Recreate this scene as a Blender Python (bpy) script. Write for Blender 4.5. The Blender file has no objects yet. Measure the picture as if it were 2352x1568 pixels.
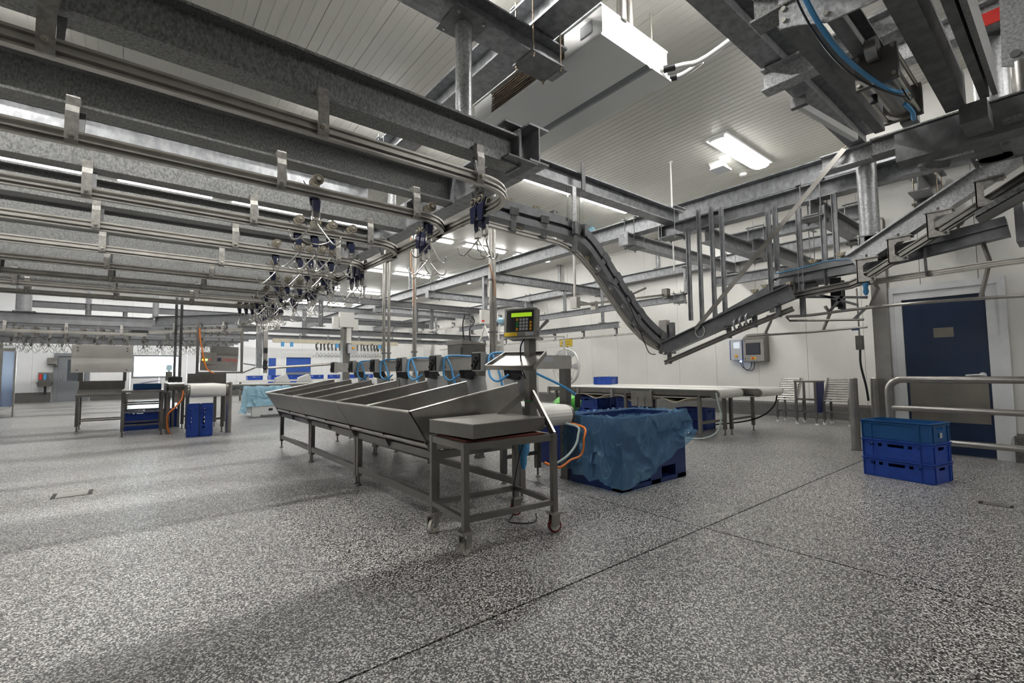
import bpy, math, random
from mathutils import Vector, Matrix
random.seed(7)
V = Vector
SC = bpy.context.scene
COL = SC.collection

# ---------------------------------------------------------------- camera, world, exposure
cam_d = bpy.data.cameras.new('camera'); cam_d.sensor_width = 36.0; cam_d.lens = 16.307
cam_d.clip_start = 0.05; cam_d.clip_end = 200
cam = bpy.data.objects.new('camera', cam_d); COL.objects.link(cam)
_y, _p, _r = math.radians(51.058), math.radians(3.670), math.radians(-0.644)
_f0 = V((math.cos(_y), math.sin(_y), 0)); _r0 = V((math.sin(_y), -math.cos(_y), 0)); _u0 = V((0, 0, 1))
_f = _f0 * math.cos(_p) + _u0 * math.sin(_p); _u = _u0 * math.cos(_p) - _f0 * math.sin(_p)
_rr = _r0 * math.cos(_r) + _u * math.sin(_r); _uu = _u * math.cos(_r) - _r0 * math.sin(_r)
cam.matrix_world = Matrix(((_rr.x, _uu.x, -_f.x, 0), (_rr.y, _uu.y, -_f.y, 0), (_rr.z, _uu.z, -_f.z, 1.17), (0, 0, 0, 1)))
SC.camera = cam
w = bpy.data.worlds.new('world'); SC.world = w; w.use_nodes = True
w.node_tree.nodes['Background'].inputs[0].default_value = (0.8, 0.85, 0.9, 1)
w.node_tree.nodes['Background'].inputs[1].default_value = 0.02
SC.view_settings.view_transform = 'Standard'; SC.view_settings.look = 'None'
SC.view_settings.gamma = 1.0; SC.view_settings.use_curve_mapping = False
SC.view_settings.exposure = 2.1
SC.cycles.max_bounces = 5; SC.cycles.diffuse_bounces = 3; SC.cycles.glossy_bounces = 2; SC.cycles.transmission_bounces = 4
SC.cycles.transparent_max_bounces = 6; SC.cycles.caustics_reflective = False; SC.cycles.caustics_refractive = False
SC.cycles.use_adaptive_sampling = True; SC.cycles.adaptive_threshold = 0.1
LAMP = 11.0          # radiance of a fluorescent diffuser

# ---------------------------------------------------------------- materials
MAT = {}
def mat(name, col, rough=0.5, metal=0.0, var=0.0, vscale=8.0, bump=0.0, bscale=60.0, stretch=(1, 1, 1), spec=0.5, col2=None,
        trans=0.0, alpha=1.0, emit=None, estr=0.0, rvar=0.0, coat=0.0):
    m = bpy.data.materials.new(name); m.use_nodes = True; nt = m.node_tree; N = nt.nodes; L = nt.links
    b = N['Principled BSDF']; b.inputs['Base Color'].default_value = (*col, 1); b.inputs['Roughness'].default_value = rough
    b.inputs['Metallic'].default_value = metal; b.inputs['Specular IOR Level'].default_value = spec
    if trans: b.inputs['Transmission Weight'].default_value = trans
    if alpha < 1: b.inputs['Alpha'].default_value = alpha
    if coat: b.inputs['Coat Weight'].default_value = coat; b.inputs['Coat Roughness'].default_value = 0.2
    if emit: b.inputs['Emission Color'].default_value = (*emit, 1); b.inputs['Emission Strength'].default_value = estr
    if var or bump or rvar:
        g = N.new('ShaderNodeNewGeometry'); mp = N.new('ShaderNodeMapping'); mp.inputs['Scale'].default_value = stretch
        L.new(g.outputs['Position'], mp.inputs['Vector'])
    if var or rvar:
        n = N.new('ShaderNodeTexNoise'); n.inputs['Scale'].default_value = vscale; n.inputs['Detail'].default_value = 6
        n.inputs['Roughness'].default_value = 0.62
        L.new(mp.outputs[0], n.inputs['Vector'])
        r = N.new('ShaderNodeValToRGB'); r.color_ramp.elements[0].position = 0.36; r.color_ramp.elements[1].position = 0.64
        c2 = col2 or tuple(max(0, c * (1 - var)) for c in col)
        r.color_ramp.elements[0].color = (*c2, 1); r.color_ramp.elements[1].color = (*[min(1, c * (1 + var * 0.35)) for c in col], 1)
        L.new(n.outputs['Fac'], r.inputs['Fac'])
        if var: L.new(r.outputs['Color'], b.inputs['Base Color'])
        if rvar:
            mr = N.new('ShaderNodeMapRange'); mr.inputs['To Min'].default_value = rough - rvar; mr.inputs['To Max'].default_value = rough + rvar
            L.new(n.outputs['Fac'], mr.inputs['Value']); L.new(mr.outputs[0], b.inputs['Roughness'])
    if bump:
        n2 = N.new('ShaderNodeTexNoise'); n2.inputs['Scale'].default_value = bscale; n2.inputs['Detail'].default_value = 4
        L.new(mp.outputs[0], n2.inputs['Vector'])
        bp = N.new('ShaderNodeBump'); bp.inputs['Strength'].default_value = bump; bp.inputs['Distance'].default_value = 0.01
        L.new(n2.outputs['Fac'], bp.inputs['Height']); L.new(bp.outputs[0], b.inputs['Normal'])
    MAT[name] = m
    return m

mat('galv', (0.33, 0.338, 0.352), 0.42, 0.45, var=0.34, vscale=14, rvar=0.1, stretch=(1, 1, 0.6))
mat('galv_spangle', (0.52, 0.53, 0.54), 0.38, 0.45, var=0.4, vscale=45, rvar=0.12)
mat('galv_far', (0.22, 0.225, 0.235), 0.45, 0.4, var=0.15, vscale=6)
mat('galv_stain', (0.3, 0.303, 0.298), 0.45, 0.35, var=0.5, vscale=75, rvar=0.1, stretch=(1.0, 1.0, 0.55))
mat('galv_dark', (0.2, 0.203, 0.21), 0.48, 0.35, var=0.3, vscale=10)
mat('stainless', (0.42, 0.405, 0.38), 0.33, 0.9, var=0.14, vscale=5, rvar=0.06)
mat('stainless_dark', (0.235, 0.225, 0.21), 0.36, 0.88, var=0.16, vscale=4, rvar=0.06)
mat('stainless_bright', (0.72, 0.7, 0.67), 0.22, 0.95, var=0.08, vscale=6)
mat('rail_steel', (0.56, 0.54, 0.5), 0.38, 0.7, var=0.15, vscale=7)
mat('wheel_tread', (0.23, 0.2, 0.15), 0.5, 0.1, var=0.3, vscale=40)
mat('track_alu', (0.2, 0.205, 0.215), 0.42, 0.5, var=0.2, vscale=9)
mat('black_plastic', (0.018, 0.018, 0.02), 0.45)
mat('navy_plastic', (0.012, 0.016, 0.05), 0.4)
mat('bolt_zinc', (0.6, 0.58, 0.52), 0.35, 0.85)
mat('rust_rod', (0.4, 0.33, 0.25), 0.5, 0.7, var=0.3, vscale=30)
mat('carrier_cream', (0.55, 0.49, 0.36), 0.5, 0.0, var=0.7, vscale=60, col2=(0.09, 0.07, 0.04))
mat('wall_white', (0.80, 0.79, 0.75), 0.34, 0.0, var=0.05, vscale=1.2, bump=0.02, bscale=3)
mat('wall_cool', (0.86, 0.87, 0.88), 0.34)
mat('ceil_white', (0.66, 0.65, 0.6), 0.36, 0.0, var=0.05, vscale=0.8, spec=0.6)
mat('joint_dark', (0.12, 0.12, 0.11), 0.8)
mat('joint_pale', (0.5, 0.49, 0.45), 0.7)
mat('enamel_white', (0.82, 0.83, 0.82), 0.3)
mat('enamel_grey', (0.24, 0.255, 0.275), 0.4, 0.2)
mat('frame_white', (0.8, 0.81, 0.82), 0.35, var=0.06, vscale=6)
mat('door_blue', (0.012, 0.028, 0.075), 0.35, var=0.15, vscale=2)
mat('roll_blue', (0.03, 0.1, 0.42), 0.45)
mat('kick_plate', (0.27, 0.25, 0.22), 0.4, 0.6, var=0.15, vscale=3)
mat('crate_blue', (0.02, 0.075, 0.42), 0.38, var=0.12, vscale=9)
mat('crate_teal', (0.015, 0.1, 0.29), 0.38, var=0.1, vscale=9)
mat('crate_navy', (0.01, 0.025, 0.16), 0.4)
mat('bin_blue', (0.012, 0.03, 0.13), 0.4)
mat('belt_white', (0.78, 0.77, 0.73), 0.5, var=0.05, vscale=10)
mat('belt_cream', (0.68, 0.62, 0.48), 0.55, var=0.1, vscale=8)
mat('hose_blue', (0.09, 0.36, 0.7), 0.35)
mat('arm_steel', (0.56, 0.545, 0.52), 0.38, 0.6, var=0.1, vscale=6)
mat('flap_grey', (0.6, 0.6, 0.59), 0.42, 0.3, var=0.08, vscale=6)
mat('hose_orange', (0.85, 0.22, 0.03), 0.4)
mat('hose_grey', (0.45, 0.52, 0.5), 0.35)
mat('cable_white', (0.75, 0.74, 0.7), 0.5)
mat('copper', (0.5, 0.3, 0.19), 0.4, 0.8)
mat('pipe_white', (0.85, 0.85, 0.83), 0.35)
mat('red_paint', (0.75, 0.05, 0.04), 0.4)
mat('red_mat', (0.16, 0.035, 0.02), 0.6, var=0.3, vscale=20)
mat('caster_red', (0.18, 0.02, 0.02), 0.5)
mat('caster_grey', (0.6, 0.57, 0.52), 0.5)
mat('yellow', (0.9, 0.62, 0.02), 0.5)
mat('black_paint', (0.01, 0.01, 0.01), 0.5)
mat('lcd_green', (0.2, 0.4, 0.02), 0.4, emit=(0.42, 0.7, 0.02), estr=0.16)
mat('key_grey', (0.55, 0.57, 0.6), 0.5)
mat('key_orange', (0.85, 0.4, 0.02), 0.5)
mat('key_green', (0.02, 0.3, 0.06), 0.5)
mat('screen', (0.05, 0.055, 0.07), 0.25)
mat('screen_lit', (0.5, 0.55, 0.6), 0.3, emit=(0.7, 0.8, 0.9), estr=0.12)
mat('box_blue', (0.02, 0.06, 0.25), 0.4)
mat('film_light', (0.35, 0.62, 0.78), 0.35, alpha=0.85, var=0.15, vscale=14, bump=0.35, bscale=14)
mat('bag_green', (0.1, 0.5, 0.06), 0.4, bump=0.5, bscale=12)
mat('glass', (0.9, 0.95, 0.95), 0.05, trans=1.0)
mat('mesh_wire', (0.6, 0.6, 0.58), 0.4, 0.6)
mat('granite', (0.14, 0.138, 0.13), 0.5, var=0.75, vscale=90)
mat('panel_bright', (0.86, 0.83, 0.79), 0.3, 0.2, var=0.1, vscale=2)
mat('fin_brown', (0.2, 0.155, 0.11), 0.5, 0.5, var=0.35, vscale=18, stretch=(1, 0.3, 3))
mat('curtain', (0.25, 0.4, 0.75), 0.2, alpha=0.5)
mat('lamp_glow', (0.9, 0.9, 0.88), 0.4, emit=(1.0, 0.985, 0.95), estr=LAMP)
mat('lamp_tube', (0.9, 0.9, 0.88), 0.4, emit=(1.0, 0.985, 0.95), estr=LAMP * 2.6)
mat('window_glow', (0.9, 0.95, 0.95), 0.4, emit=(0.9, 0.98, 1.0), estr=3.2)
mat('led_blue', (0.1, 0.2, 0.9), 0.3, emit=(0.3, 0.5, 1.0), estr=4)
mat('led_green', (0.2, 0.9, 0.1), 0.3, emit=(0.5, 1.0, 0.1), estr=2)
mat('led_orange', (0.9, 0.4, 0.05), 0.3, emit=(1.0, 0.4, 0.02), estr=1)

def floor_material():
    m = bpy.data.materials.new('quartz_floor'); m.use_nodes = True; nt = m.node_tree; N = nt.nodes; L = nt.links
    b = N['Principled BSDF']; g = N.new('ShaderNodeNewGeometry')
    v1 = N.new('ShaderNodeTexVoronoi'); v1.inputs['Scale'].default_value = 165
    L.new(g.outputs['Position'], v1.inputs['Vector'])
    sp = N.new('ShaderNodeSeparateColor'); L.new(v1.outputs['Color'], sp.inputs[0])
    r = N.new('ShaderNodeValToRGB'); r.color_ramp.interpolation = 'CONSTANT'; e = r.color_ramp.elements
    e[0].position = 0; e[0].color = (0.02, 0.02, 0.02, 1); e[1].position = 0.3; e[1].color = (0.1, 0.098, 0.094, 1)
    for p, c in ((0.52, (0.26, 0.255, 0.24)), (0.66, (0.52, 0.51, 0.49)), (0.8, (0.85, 0.84, 0.815))):
        x = e.new(p); x.color = (*c, 1)
    L.new(sp.outputs[0], r.inputs['Fac'])
    n = N.new('ShaderNodeTexNoise'); n.inputs['Scale'].default_value = 1.1; n.inputs['Detail'].default_value = 3
    L.new(g.outputs['Position'], n.inputs['Vector'])
    mx = N.new('ShaderNodeMix'); mx.data_type = 'RGBA'; mx.blend_type = 'MULTIPLY'; mx.inputs[0].default_value = 1
    rr = N.new('ShaderNodeValToRGB'); rr.color_ramp.elements[0].position = 0.3; rr.color_ramp.elements[1].position = 0.7
    rr.color_ramp.elements[0].color = (0.86, 0.86, 0.86, 1); rr.color_ramp.elements[1].color = (1, 1, 1, 1)
    L.new(n.outputs['Fac'], rr.inputs['Fac']); L.new(r.outputs[0], mx.inputs[6]); L.new(rr.outputs[0], mx.inputs[7])
    L.new(mx.outputs[2], b.inputs['Base Color'])
    b.inputs['Roughness'].default_value = 0.34; b.inputs['Specular IOR Level'].default_value = 0.5
    bp = N.new('ShaderNodeBump'); bp.inputs['Strength'].default_value = 0.25; bp.inputs['Distance'].default_value = 0.003
    L.new(v1.outputs['Distance'], bp.inputs['Height']); L.new(bp.outputs[0], b.inputs['Normal'])
    MAT['quartz'] = m
floor_material()

def film_material():
    m = bpy.data.materials.new('blue_film'); m.use_nodes = True; nt = m.node_tree; N = nt.nodes; L = nt.links
    out = N['Material Output']; b = N['Principled BSDF']
    b.inputs['Base Color'].default_value = (0.17, 0.36, 0.55, 1); b.inputs['Roughness'].default_value = 0.16
    b.inputs['Specular IOR Level'].default_value = 0.9
    mp_ = N.new('ShaderNodeMapping'); mp_.inputs['Scale'].default_value = (1, 1, .55); mp_.inputs['Rotation'].default_value = (.5, .3, 0)
    n3 = N.new('ShaderNodeTexNoise'); n3.inputs['Scale'].default_value = 5.5; n3.inputs['Detail'].default_value = 2; n3.inputs['Distortion'].default_value = .8
    rd_ = N.new('ShaderNodeValToRGB'); e_ = rd_.color_ramp.elements; e_[0].position = .455; e_[0].color = (0, 0, 0, 1); e_[1].position = .5; e_[1].color = (1, 1, 1, 1); e3 = e_.new(.535); e3.color = (0, 0, 0, 1)
    t = N.new('ShaderNodeBsdfTransparent'); t.inputs[0].default_value = (0.55, 0.75, 0.95, 1)
    mx = N.new('ShaderNodeMixShader'); mx.inputs[0].default_value = 0.42
    g = N.new('ShaderNodeNewGeometry'); n = N.new('ShaderNodeTexNoise'); n.inputs['Scale'].default_value = 9; n.inputs['Detail'].default_value = 5
    n.inputs['Distortion'].default_value = 1.2
    L.new(g.outputs['Position'], n.inputs['Vector'])
    bp = N.new('ShaderNodeBump'); bp.inputs['Strength'].default_value = 0.5; bp.inputs['Distance'].default_value = 0.03
    L.new(n.outputs['Fac'], bp.inputs['Height']); L.new(bp.outputs[0], b.inputs['Normal'])
    L.new(g.outputs['Position'], mp_.inputs['Vector']); L.new(mp_.outputs[0], n3.inputs['Vector']); L.new(n3.outputs['Fac'], rd_.inputs['Fac'])
    cm = N.new('ShaderNodeMix'); cm.data_type = 'RGBA'; cm.inputs[6].default_value = (0.13, 0.3, 0.48, 1); cm.inputs[7].default_value = (0.19, 0.38, 0.56, 1)
    L.new(rd_.outputs[0], cm.inputs[0]); L.new(cm.outputs[2], b.inputs['Base Color'])
    mr = N.new('ShaderNodeMapRange'); mr.inputs['To Min'].default_value = .4; mr.inputs['To Max'].default_value = .46; L.new(rd_.outputs[0], mr.inputs['Value']); L.new(mr.outputs[0], mx.inputs[0])
    L.new(t.outputs[0], mx.inputs[1]); L.new(b.outputs[0], mx.inputs[2]); L.new(mx.outputs[0], out.inputs[0])
    MAT['film'] = m
film_material()

# ---------------------------------------------------------------- mesh building
OFF = {}
class MB:
    def __init__(s): s.v = []; s.f = []; s.s = []
    def add(s, vs, fs, smooth=False):
        o = len(s.v); s.v += [tuple(x) for x in vs]; s.f += [tuple(i + o for i in f) for f in fs]; s.s += [smooth] * len(fs); return s
    def bx(s, x0, x1, y0, y1, z0, z1):
        return s.add([(x0, y0, z0), (x1, y0, z0), (x1, y1, z0), (x0, y1, z0), (x0, y0, z1), (x1, y0, z1), (x1, y1, z1), (x0, y1, z1)],
                     [(0, 3, 2, 1), (4, 5, 6, 7), (0, 1, 5, 4), (1, 2, 6, 5), (2, 3, 7, 6), (3, 0, 4, 7)])
    def box(s, c, d, rz=0.0, M=None):
        M = M or Matrix.Rotation(rz, 3, 'Z'); c = V(c); h = V(d) / 2
        vs = [c + M @ V((sx * h.x, sy * h.y, sz * h.z)) for sz in (-1, 1) for sx, sy in ((-1, -1), (1, -1), (1, 1), (-1, 1))]
        return s.add(vs, [(0, 3, 2, 1), (4, 5, 6, 7), (0, 1, 5, 4), (1, 2, 6, 5), (2, 3, 7, 6), (3, 0, 4, 7)])
    def frame(s, d, up=(0, 0, 1)):
        d = V(d).normalized(); up = V(up)
        if abs(d.dot(up)) > 0.98: up = V((0, 1, 0)) if abs(d.y) < 0.9 else V((1, 0, 0))
        a = d.cross(up).normalized(); return d, a, a.cross(d).normalized()
    def bar(s, p0, p1, wa, wb, up=(0, 0, 1)):
        return s.sweep([(-wa / 2, -wb / 2), (wa / 2, -wb / 2), (wa / 2, wb / 2), (-wa / 2, wb / 2)], [p0, p1], up)
    def sweep(s, prof, pts, up=(0, 0, 1), closed=False, smooth=False, caps=True):
        pts = [V(p) for p in pts]; n = len(prof); m = len(pts); vs = []
        for i, p in enumerate(pts):
            if closed: d = pts[(i + 1) % m] - pts[i - 1]
            else: d = pts[min(i + 1, m - 1)] - pts[max(i - 1, 0)]
            d, a, b = s.frame(d, up)
            k = 1.0
            if 0 < i < m - 1 or closed:
                e = (pts[(i + 1) % m] - p).normalized(); k = 1 / max(0.35, abs(e.dot(d)))
            vs += [p + a * (q[0] * (k if abs(e_side(pts, i, m, closed, a)) > 0.01 else 1)) + b * q[1] for q in prof]
        fs = []
        for i in range(m if closed else m - 1):
            j = (i + 1) % m
            for q in range(n):
                r = (q + 1) % n; fs.append((i * n + q, i * n + r, j * n + r, j * n + q))
        s.add(vs, fs, smooth)
        if caps and not closed:
            o = len(s.v) - len(vs)
            s.f.append(tuple(o + q for q in reversed(range(n)))); s.s.append(False)
            s.f.append(tuple(o + (m - 1) * n + q for q in range(n))); s.s.append(False)
        return s
    def cyl(s, p0, p1, r, n=14, r2=None):
        p0 = V(p0); p1 = V(p1); d, a, b = s.frame(p1 - p0); r2 = r if r2 is None else r2
        vs = []
        for p, q in ((p0, r), (p1, r2)):
            vs += [p + a * (q * math.cos(2 * math.pi * i / n)) + b * (q * math.sin(2 * math.pi * i / n)) for i in range(n)]
        s.add(vs, [(i, (i + 1) % n, n + (i + 1) % n, n + i) for i in range(n)], True)
        o = len(s.v) - 2 * n
        s.f.append(tuple(o + i for i in reversed(range(n)))); s.f.append(tuple(o + n + i for i in range(n))); s.s += [False, False]
        return s
    def tube(s, pts, r, n=8, closed=False, ends=True):
        pts = [V(p) for p in pts]; m = len(pts); vs = []; prev = None
        for i, p in enumerate(pts):
            d = (pts[(i + 1) % m] - pts[i - 1]) if closed else (pts[min(i + 1, m - 1)] - pts[max(i - 1, 0)])
            d.normalize()
            if prev is None: _, a, _b = s.frame(d)
            else:
                a = prev - d * prev.dot(d)
                a = a.normalized() if a.length > 1e-6 else s.frame(d)[1]
            prev = a; b = d.cross(a); rr = r[i] if isinstance(r, (list, tuple)) else r
            vs += [p + a * (rr * math.cos(2 * math.pi * k / n)) + b * (rr * math.sin(2 * math.pi * k / n)) for k in range(n)]
        fs = []
        for i in range(m if closed else m - 1):
            j = (i + 1) % m
            for k in range(n): fs.append((i * n + k, i * n + (k + 1) % n, j * n + (k + 1) % n, j * n + k))
        s.add(vs, fs, True)
        if not closed and ends:
            o = len(s.v) - len(vs)
            s.f.append(tuple(o + k for k in reversed(range(n)))); s.f.append(tuple(o + (m - 1) * n + k for k in range(n))); s.s += [False, False]
        return s
    def beam(s, p0, p1, h, wd, tw=0.012, tf=0.018, up=(0, 0, 1)):
        a, b, t = wd / 2, h / 2, tw / 2; q = b - tf
        return s.sweep([(-a, -b), (a, -b), (a, -q), (t, -q), (t, q), (a, q), (a, b), (-a, b), (-a, q), (-t, q), (-t, -q), (-a, -q)], [p0, p1], up)
    def chan(s, p0, p1, h, wd, t=0.012, up=(0, 0, 1), flip=1):
        a, b = wd * flip, h / 2
        pr = [(0, -b), (a, -b), (a, -b + t), (t * flip, -b + t), (t * flip, b - t), (a, b - t), (a, b), (0, b)]
        if flip < 0: pr.reverse()
        return s.sweep(pr, [p0, p1], up)
    def prism(s, poly, vec):
        n = len(poly); vec = V(vec); vs = [V(p) for p in poly] + [V(p) + vec for p in poly]
        return s.add(vs, [tuple(reversed(range(n))), tuple(range(n, 2 * n))] + [(i, (i + 1) % n, n + (i + 1) % n, n + i) for i in range(n)])
    def lathe(s, c, axis, prof, n=16):
        c = V(c); d, a, b = s.frame(axis); vs = []
        for r, h in prof: vs += [c + d * h + a * (r * math.cos(2 * math.pi * k / n)) + b * (r * math.sin(2 * math.pi * k / n)) for k in range(n)]
        m = len(prof)
        fs = [(i * n + k, i * n + (k + 1) % n, (i + 1) * n + (k + 1) % n, (i + 1) * n + k) for i in range(m - 1) for k in range(n)]
        fs += [tuple(reversed(range(n))), tuple((m - 1) * n + k for k in range(n))]
        return s.add(vs, fs, True)
    def mesh(s, name, off=(0, 0, 0)):
        me = bpy.data.meshes.new(name); o = V(off)
        me.from_pydata([(x - o.x, y - o.y, z - o.z) for x, y, z in s.v], [], s.f)
        me.polygons.foreach_set('use_smooth', s.s)
        if any(s.s):
            try: me.set_sharp_from_angle(angle=math.radians(40))
            except Exception: pass
        me.update(); return me
    def build(s, name, m, parent=None, label=None):
        off = OFF.get(parent.name, (0, 0, 0)) if parent else (0, 0, 0)
        me = s.mesh(name, off); me.materials.append(MAT[m] if isinstance(m, str) else m)
        o = bpy.data.objects.new(name, me); COL.objects.link(o); o.parent = parent; OFF[o.name] = off
        if label: o['label'] = label
        return o
def e_side(pts, i, m, closed, a):
    d = (pts[(i + 1) % m] - pts[i]) if (closed or i < m - 1) else pts[i] - pts[i - 1]
    return d.normalized().dot(a)
def tag(o, label, cat, group=None, kind='thing'):
    o['label'] = label; o['category'] = cat; o['kind'] = kind
    if group: o['group'] = group
    return o
def T(name, label, cat, loc, group=None, kind='thing'):
    o = bpy.data.objects.new(name, None); COL.objects.link(o); o.location = loc; o.empty_display_size = 0.1
    OFF[o.name] = tuple(loc); return tag(o, label, cat, group, kind)
def one(name, label, cat, mb, m, group=None, kind='thing'):
    xs = [p[0] for p in mb.v]; ys = [p[1] for p in mb.v]; zs = [p[2] for p in mb.v]
    c = ((min(xs) + max(xs)) / 2, (min(ys) + max(ys)) / 2, min(zs))
    me = mb.mesh(name, c); me.materials.append(MAT[m]); o = bpy.data.objects.new(name, me); COL.objects.link(o); o.location = c
    OFF[o.name] = c; return tag(o, label, cat, group, kind)
def dup(root, loc, rz=None, label=None, group=None):
    r = root.copy(); COL.objects.link(r); r.location = loc
    if rz is not None: r.rotation_euler = (0, 0, rz)
    if label: r['label'] = label
    if group: r['group'] = group
    for ch in list(root.children):
        c = ch.copy(); COL.objects.link(c); c.parent = r
        for g in list(ch.children):
            d = g.copy(); COL.objects.link(d); d.parent = c
    return r
def share(o, loc_delta, parent):
    c = o.copy(); COL.objects.link(c); c.parent = parent; c.location = V(o.location) + V(loc_delta); return c
def arc(c, r, a0, a1, n, z=None, plane='xy'):
    out = []
    for i in range(n + 1):
        t = math.radians(a0 + (a1 - a0) * i / n); ca, sa = r * math.cos(t), r * math.sin(t)
        if plane == 'xy': out.append((c[0] + ca, c[1] + sa, c[2]))
        elif plane == 'xz': out.append((c[0] + ca, c[1], c[2] + sa))
        else: out.append((c[0], c[1] + ca, c[2] + sa))
    return out
def smooth(pts, k=6):
    pts = [V(p) for p in pts]; out = []
    for i in range(len(pts) - 1):
        p0 = pts[max(i - 1, 0)]; p1 = pts[i]; p2 = pts[i + 1]; p3 = pts[min(i + 2, len(pts) - 1)]
        for j in range(k):
            t = j / k
            out.append(0.5 * ((2 * p1) + (p2 - p0) * t + (2 * p0 - 5 * p1 + 4 * p2 - p3) * t * t + (3 * p1 - p0 - 3 * p2 + p3) * t ** 3))
    return out + [pts[-1]]
def text(body, size, M, m, parent, name='lettering', ext=0.0008):
    cu = bpy.data.curves.new(name, 'FONT'); cu.body = body; cu.size = size; cu.extrude = ext; cu.align_x = 'CENTER'; cu.align_y = 'CENTER'
    cu.materials.append(MAT[m]); o = bpy.data.objects.new(name, cu); COL.objects.link(o); o.parent = parent
    me = bpy.data.meshes.new_from_object(o); bpy.data.objects.remove(o); me.name = name
    o = bpy.data.objects.new(name, me); COL.objects.link(o); o.parent = parent
    off = V(OFF.get(parent.name, (0, 0, 0))); MM = M.copy(); MM.translation = MM.translation - off; o.matrix_local = MM
    return o
def face_matrix(pos, right, up):
    r = V(right).normalized(); u = V(up).normalized(); n = r.cross(u)
    return Matrix(((r.x, u.x, n.x, pos[0]), (r.y, u.y, n.y, pos[1]), (r.z, u.z, n.z, pos[2]), (0, 0, 0, 1)))
# ================================================================ THE SETTING
XR, XD, YJ, YB, ZC = 12.4, 8.41, 1.93, 30.0, 5.1
XL, YN = -6.0, -14.0
fl = T('floor', 'speckled grey quartz resin floor with thin dark joints', 'floor', (0, 0, 0), kind='structure')
MB().bx(XL, XR, YN, YB, -0.2, -0.012).build('joint_bed', 'black_paint', fl)
for x0, x1 in ((XL, 3.2935), (3.3065, XR)):
    for y0, y1 in ((YN, 1.8435), (1.8565, YB)):
        MB().bx(x0, x1, y0, y1, -0.06, 0).build('slab', 'quartz', fl)
# ceiling of long insulated panels running away from the camera
ce = T('ceiling', 'glossy off white panel ceiling with narrow ribs', 'ceiling', (0, 0, ZC), kind='structure')
MB().bx(XL, XR, YN, YB, ZC + 0.008, ZC + 0.12).build('backing', 'joint_pale', ce)
pm = None; pw = 0.575
def ceil_panel():
    b = MB(); x = 0.0; prof = []
    n = 5; g = pw / n
    b.bx(0.002, pw - 0.002, YN, YB, ZC + 0.003, ZC + 0.008)
    for i in range(n): b.bx(i * g + 0.005, (i + 1) * g - 0.005, YN, YB, ZC, ZC + 0.003)
    return b
me = ceil_panel().mesh('panel', (0, 0, ZC)); me.materials.append(MAT['ceil_white'])
for i in range(32):
    o = bpy.data.objects.new('panel', me); COL.objects.link(o); o.parent = ce; o.location = (XL + i * pw, 0, 0)

def wall_panels(root, axis, pos, a0, a1, z0, z1, width, thick, m, holes=(), sign=1):
    """flat sandwich panels in a row with open joints; holes = (from, to, z bottom, z top)"""
    a = a0; i = 0
    while a < a1 - 0.05:
        b = min(a + width, a1); rects = [(a + 0.003, b - 0.003, z0, z1)]
        for h0, h1, hz0, hz1 in holes:
            out = []
            for r in rects:
                if r[1] <= h0 or r[0] >= h1: out.append(r); continue
                if r[0] < h0: out.append((r[0], h0, r[2], r[3]))
                if r[1] > h1: out.append((h1, r[1], r[2], r[3]))
                c0, c1 = max(r[0], h0), min(r[1], h1)
                if r[2] < hz0: out.append((c0, c1, r[2], hz0))
                if r[3] > hz1: out.append((c0, c1, hz1, r[3]))
            rects = out
        b_ = MB()
        for r in rects:
            if axis == 'y': b_.bx(pos, pos + sign * thick, r[0], r[1], r[2], r[3]) if sign > 0 else b_.bx(pos - thick, pos, r[0], r[1], r[2], r[3])
            else: b_.bx(r[0], r[1], pos, pos + sign * thick, r[2], r[3]) if sign > 0 else b_.bx(r[0], r[1], pos - thick, pos, r[2], r[3])
        if b_.v: b_.build('panel', m, root)
        a = b; i += 1
wr = T('wall_right', 'long white sandwich panel wall with vertical seams', 'wall', (XR, YJ, 0), kind='structure')
wall_panels(wr, 'y', XR, YJ, YB, 0.3, ZC, 1.12, 0.08, 'wall_white')
MB().bx(XR + 0.082, XR + 0.1, YJ, YB, 0, ZC).build('backing', 'joint_dark', wr)
wd = T('wall_door', 'cream panel wall around the blue door', 'wall', (XD, 0, 0), kind='structure')
wall_panels(wd, 'y', XD, YN, YJ, 0.0, ZC, 0.57, 0.1, 'wall_white', holes=((0.62, 1.73, 0, 2.26),))
MB().bx(XD + 0.102, XD + 0.12, YN, 0.62, 0, ZC).bx(XD + 0.102, XD + 0.12, 1.73, YJ, 0, ZC).build('backing', 'joint_dark', wd)
wj = T('wall_return', 'short panel wall behind the corner post', 'wall', (XD, YJ, 0), kind='structure')
wall_panels(wj, 'x', YJ, XD, XR, 0, ZC, 1.0, 0.08, 'wall_white', sign=-1)
wb = T('wall_back', 'far white wall with window and doors', 'wall', (0, YB, 0), kind='structure')
wall_panels(wb, 'x', YB, XL, XR, 0, ZC, 1.15, 0.1, 'wall_cool', holes=((-0.2, 1.75, 1.05, 2.2), (-3.0, -1.75, 0, 2.25), (6.85, 8.35, 0, 2.25), (5.95, 6.35, 0, 2.1)))
wl = T('wall_left', 'white panel wall beside the tray washer', 'wall', (XL, 0, 0), kind='structure')
wall_panels(wl, 'y', XL, YN, YB, 0, ZC, 1.7, 0.1, 'wall_cool', sign=-1)
wn = T('wall_rear', 'white panel wall behind the camera', 'wall', (0, YN, 0), kind='structure')
wall_panels(wn, 'x', YN, XL, XD, 0, ZC, 1.6, 0.1, 'wall_white', sign=-1)
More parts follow.
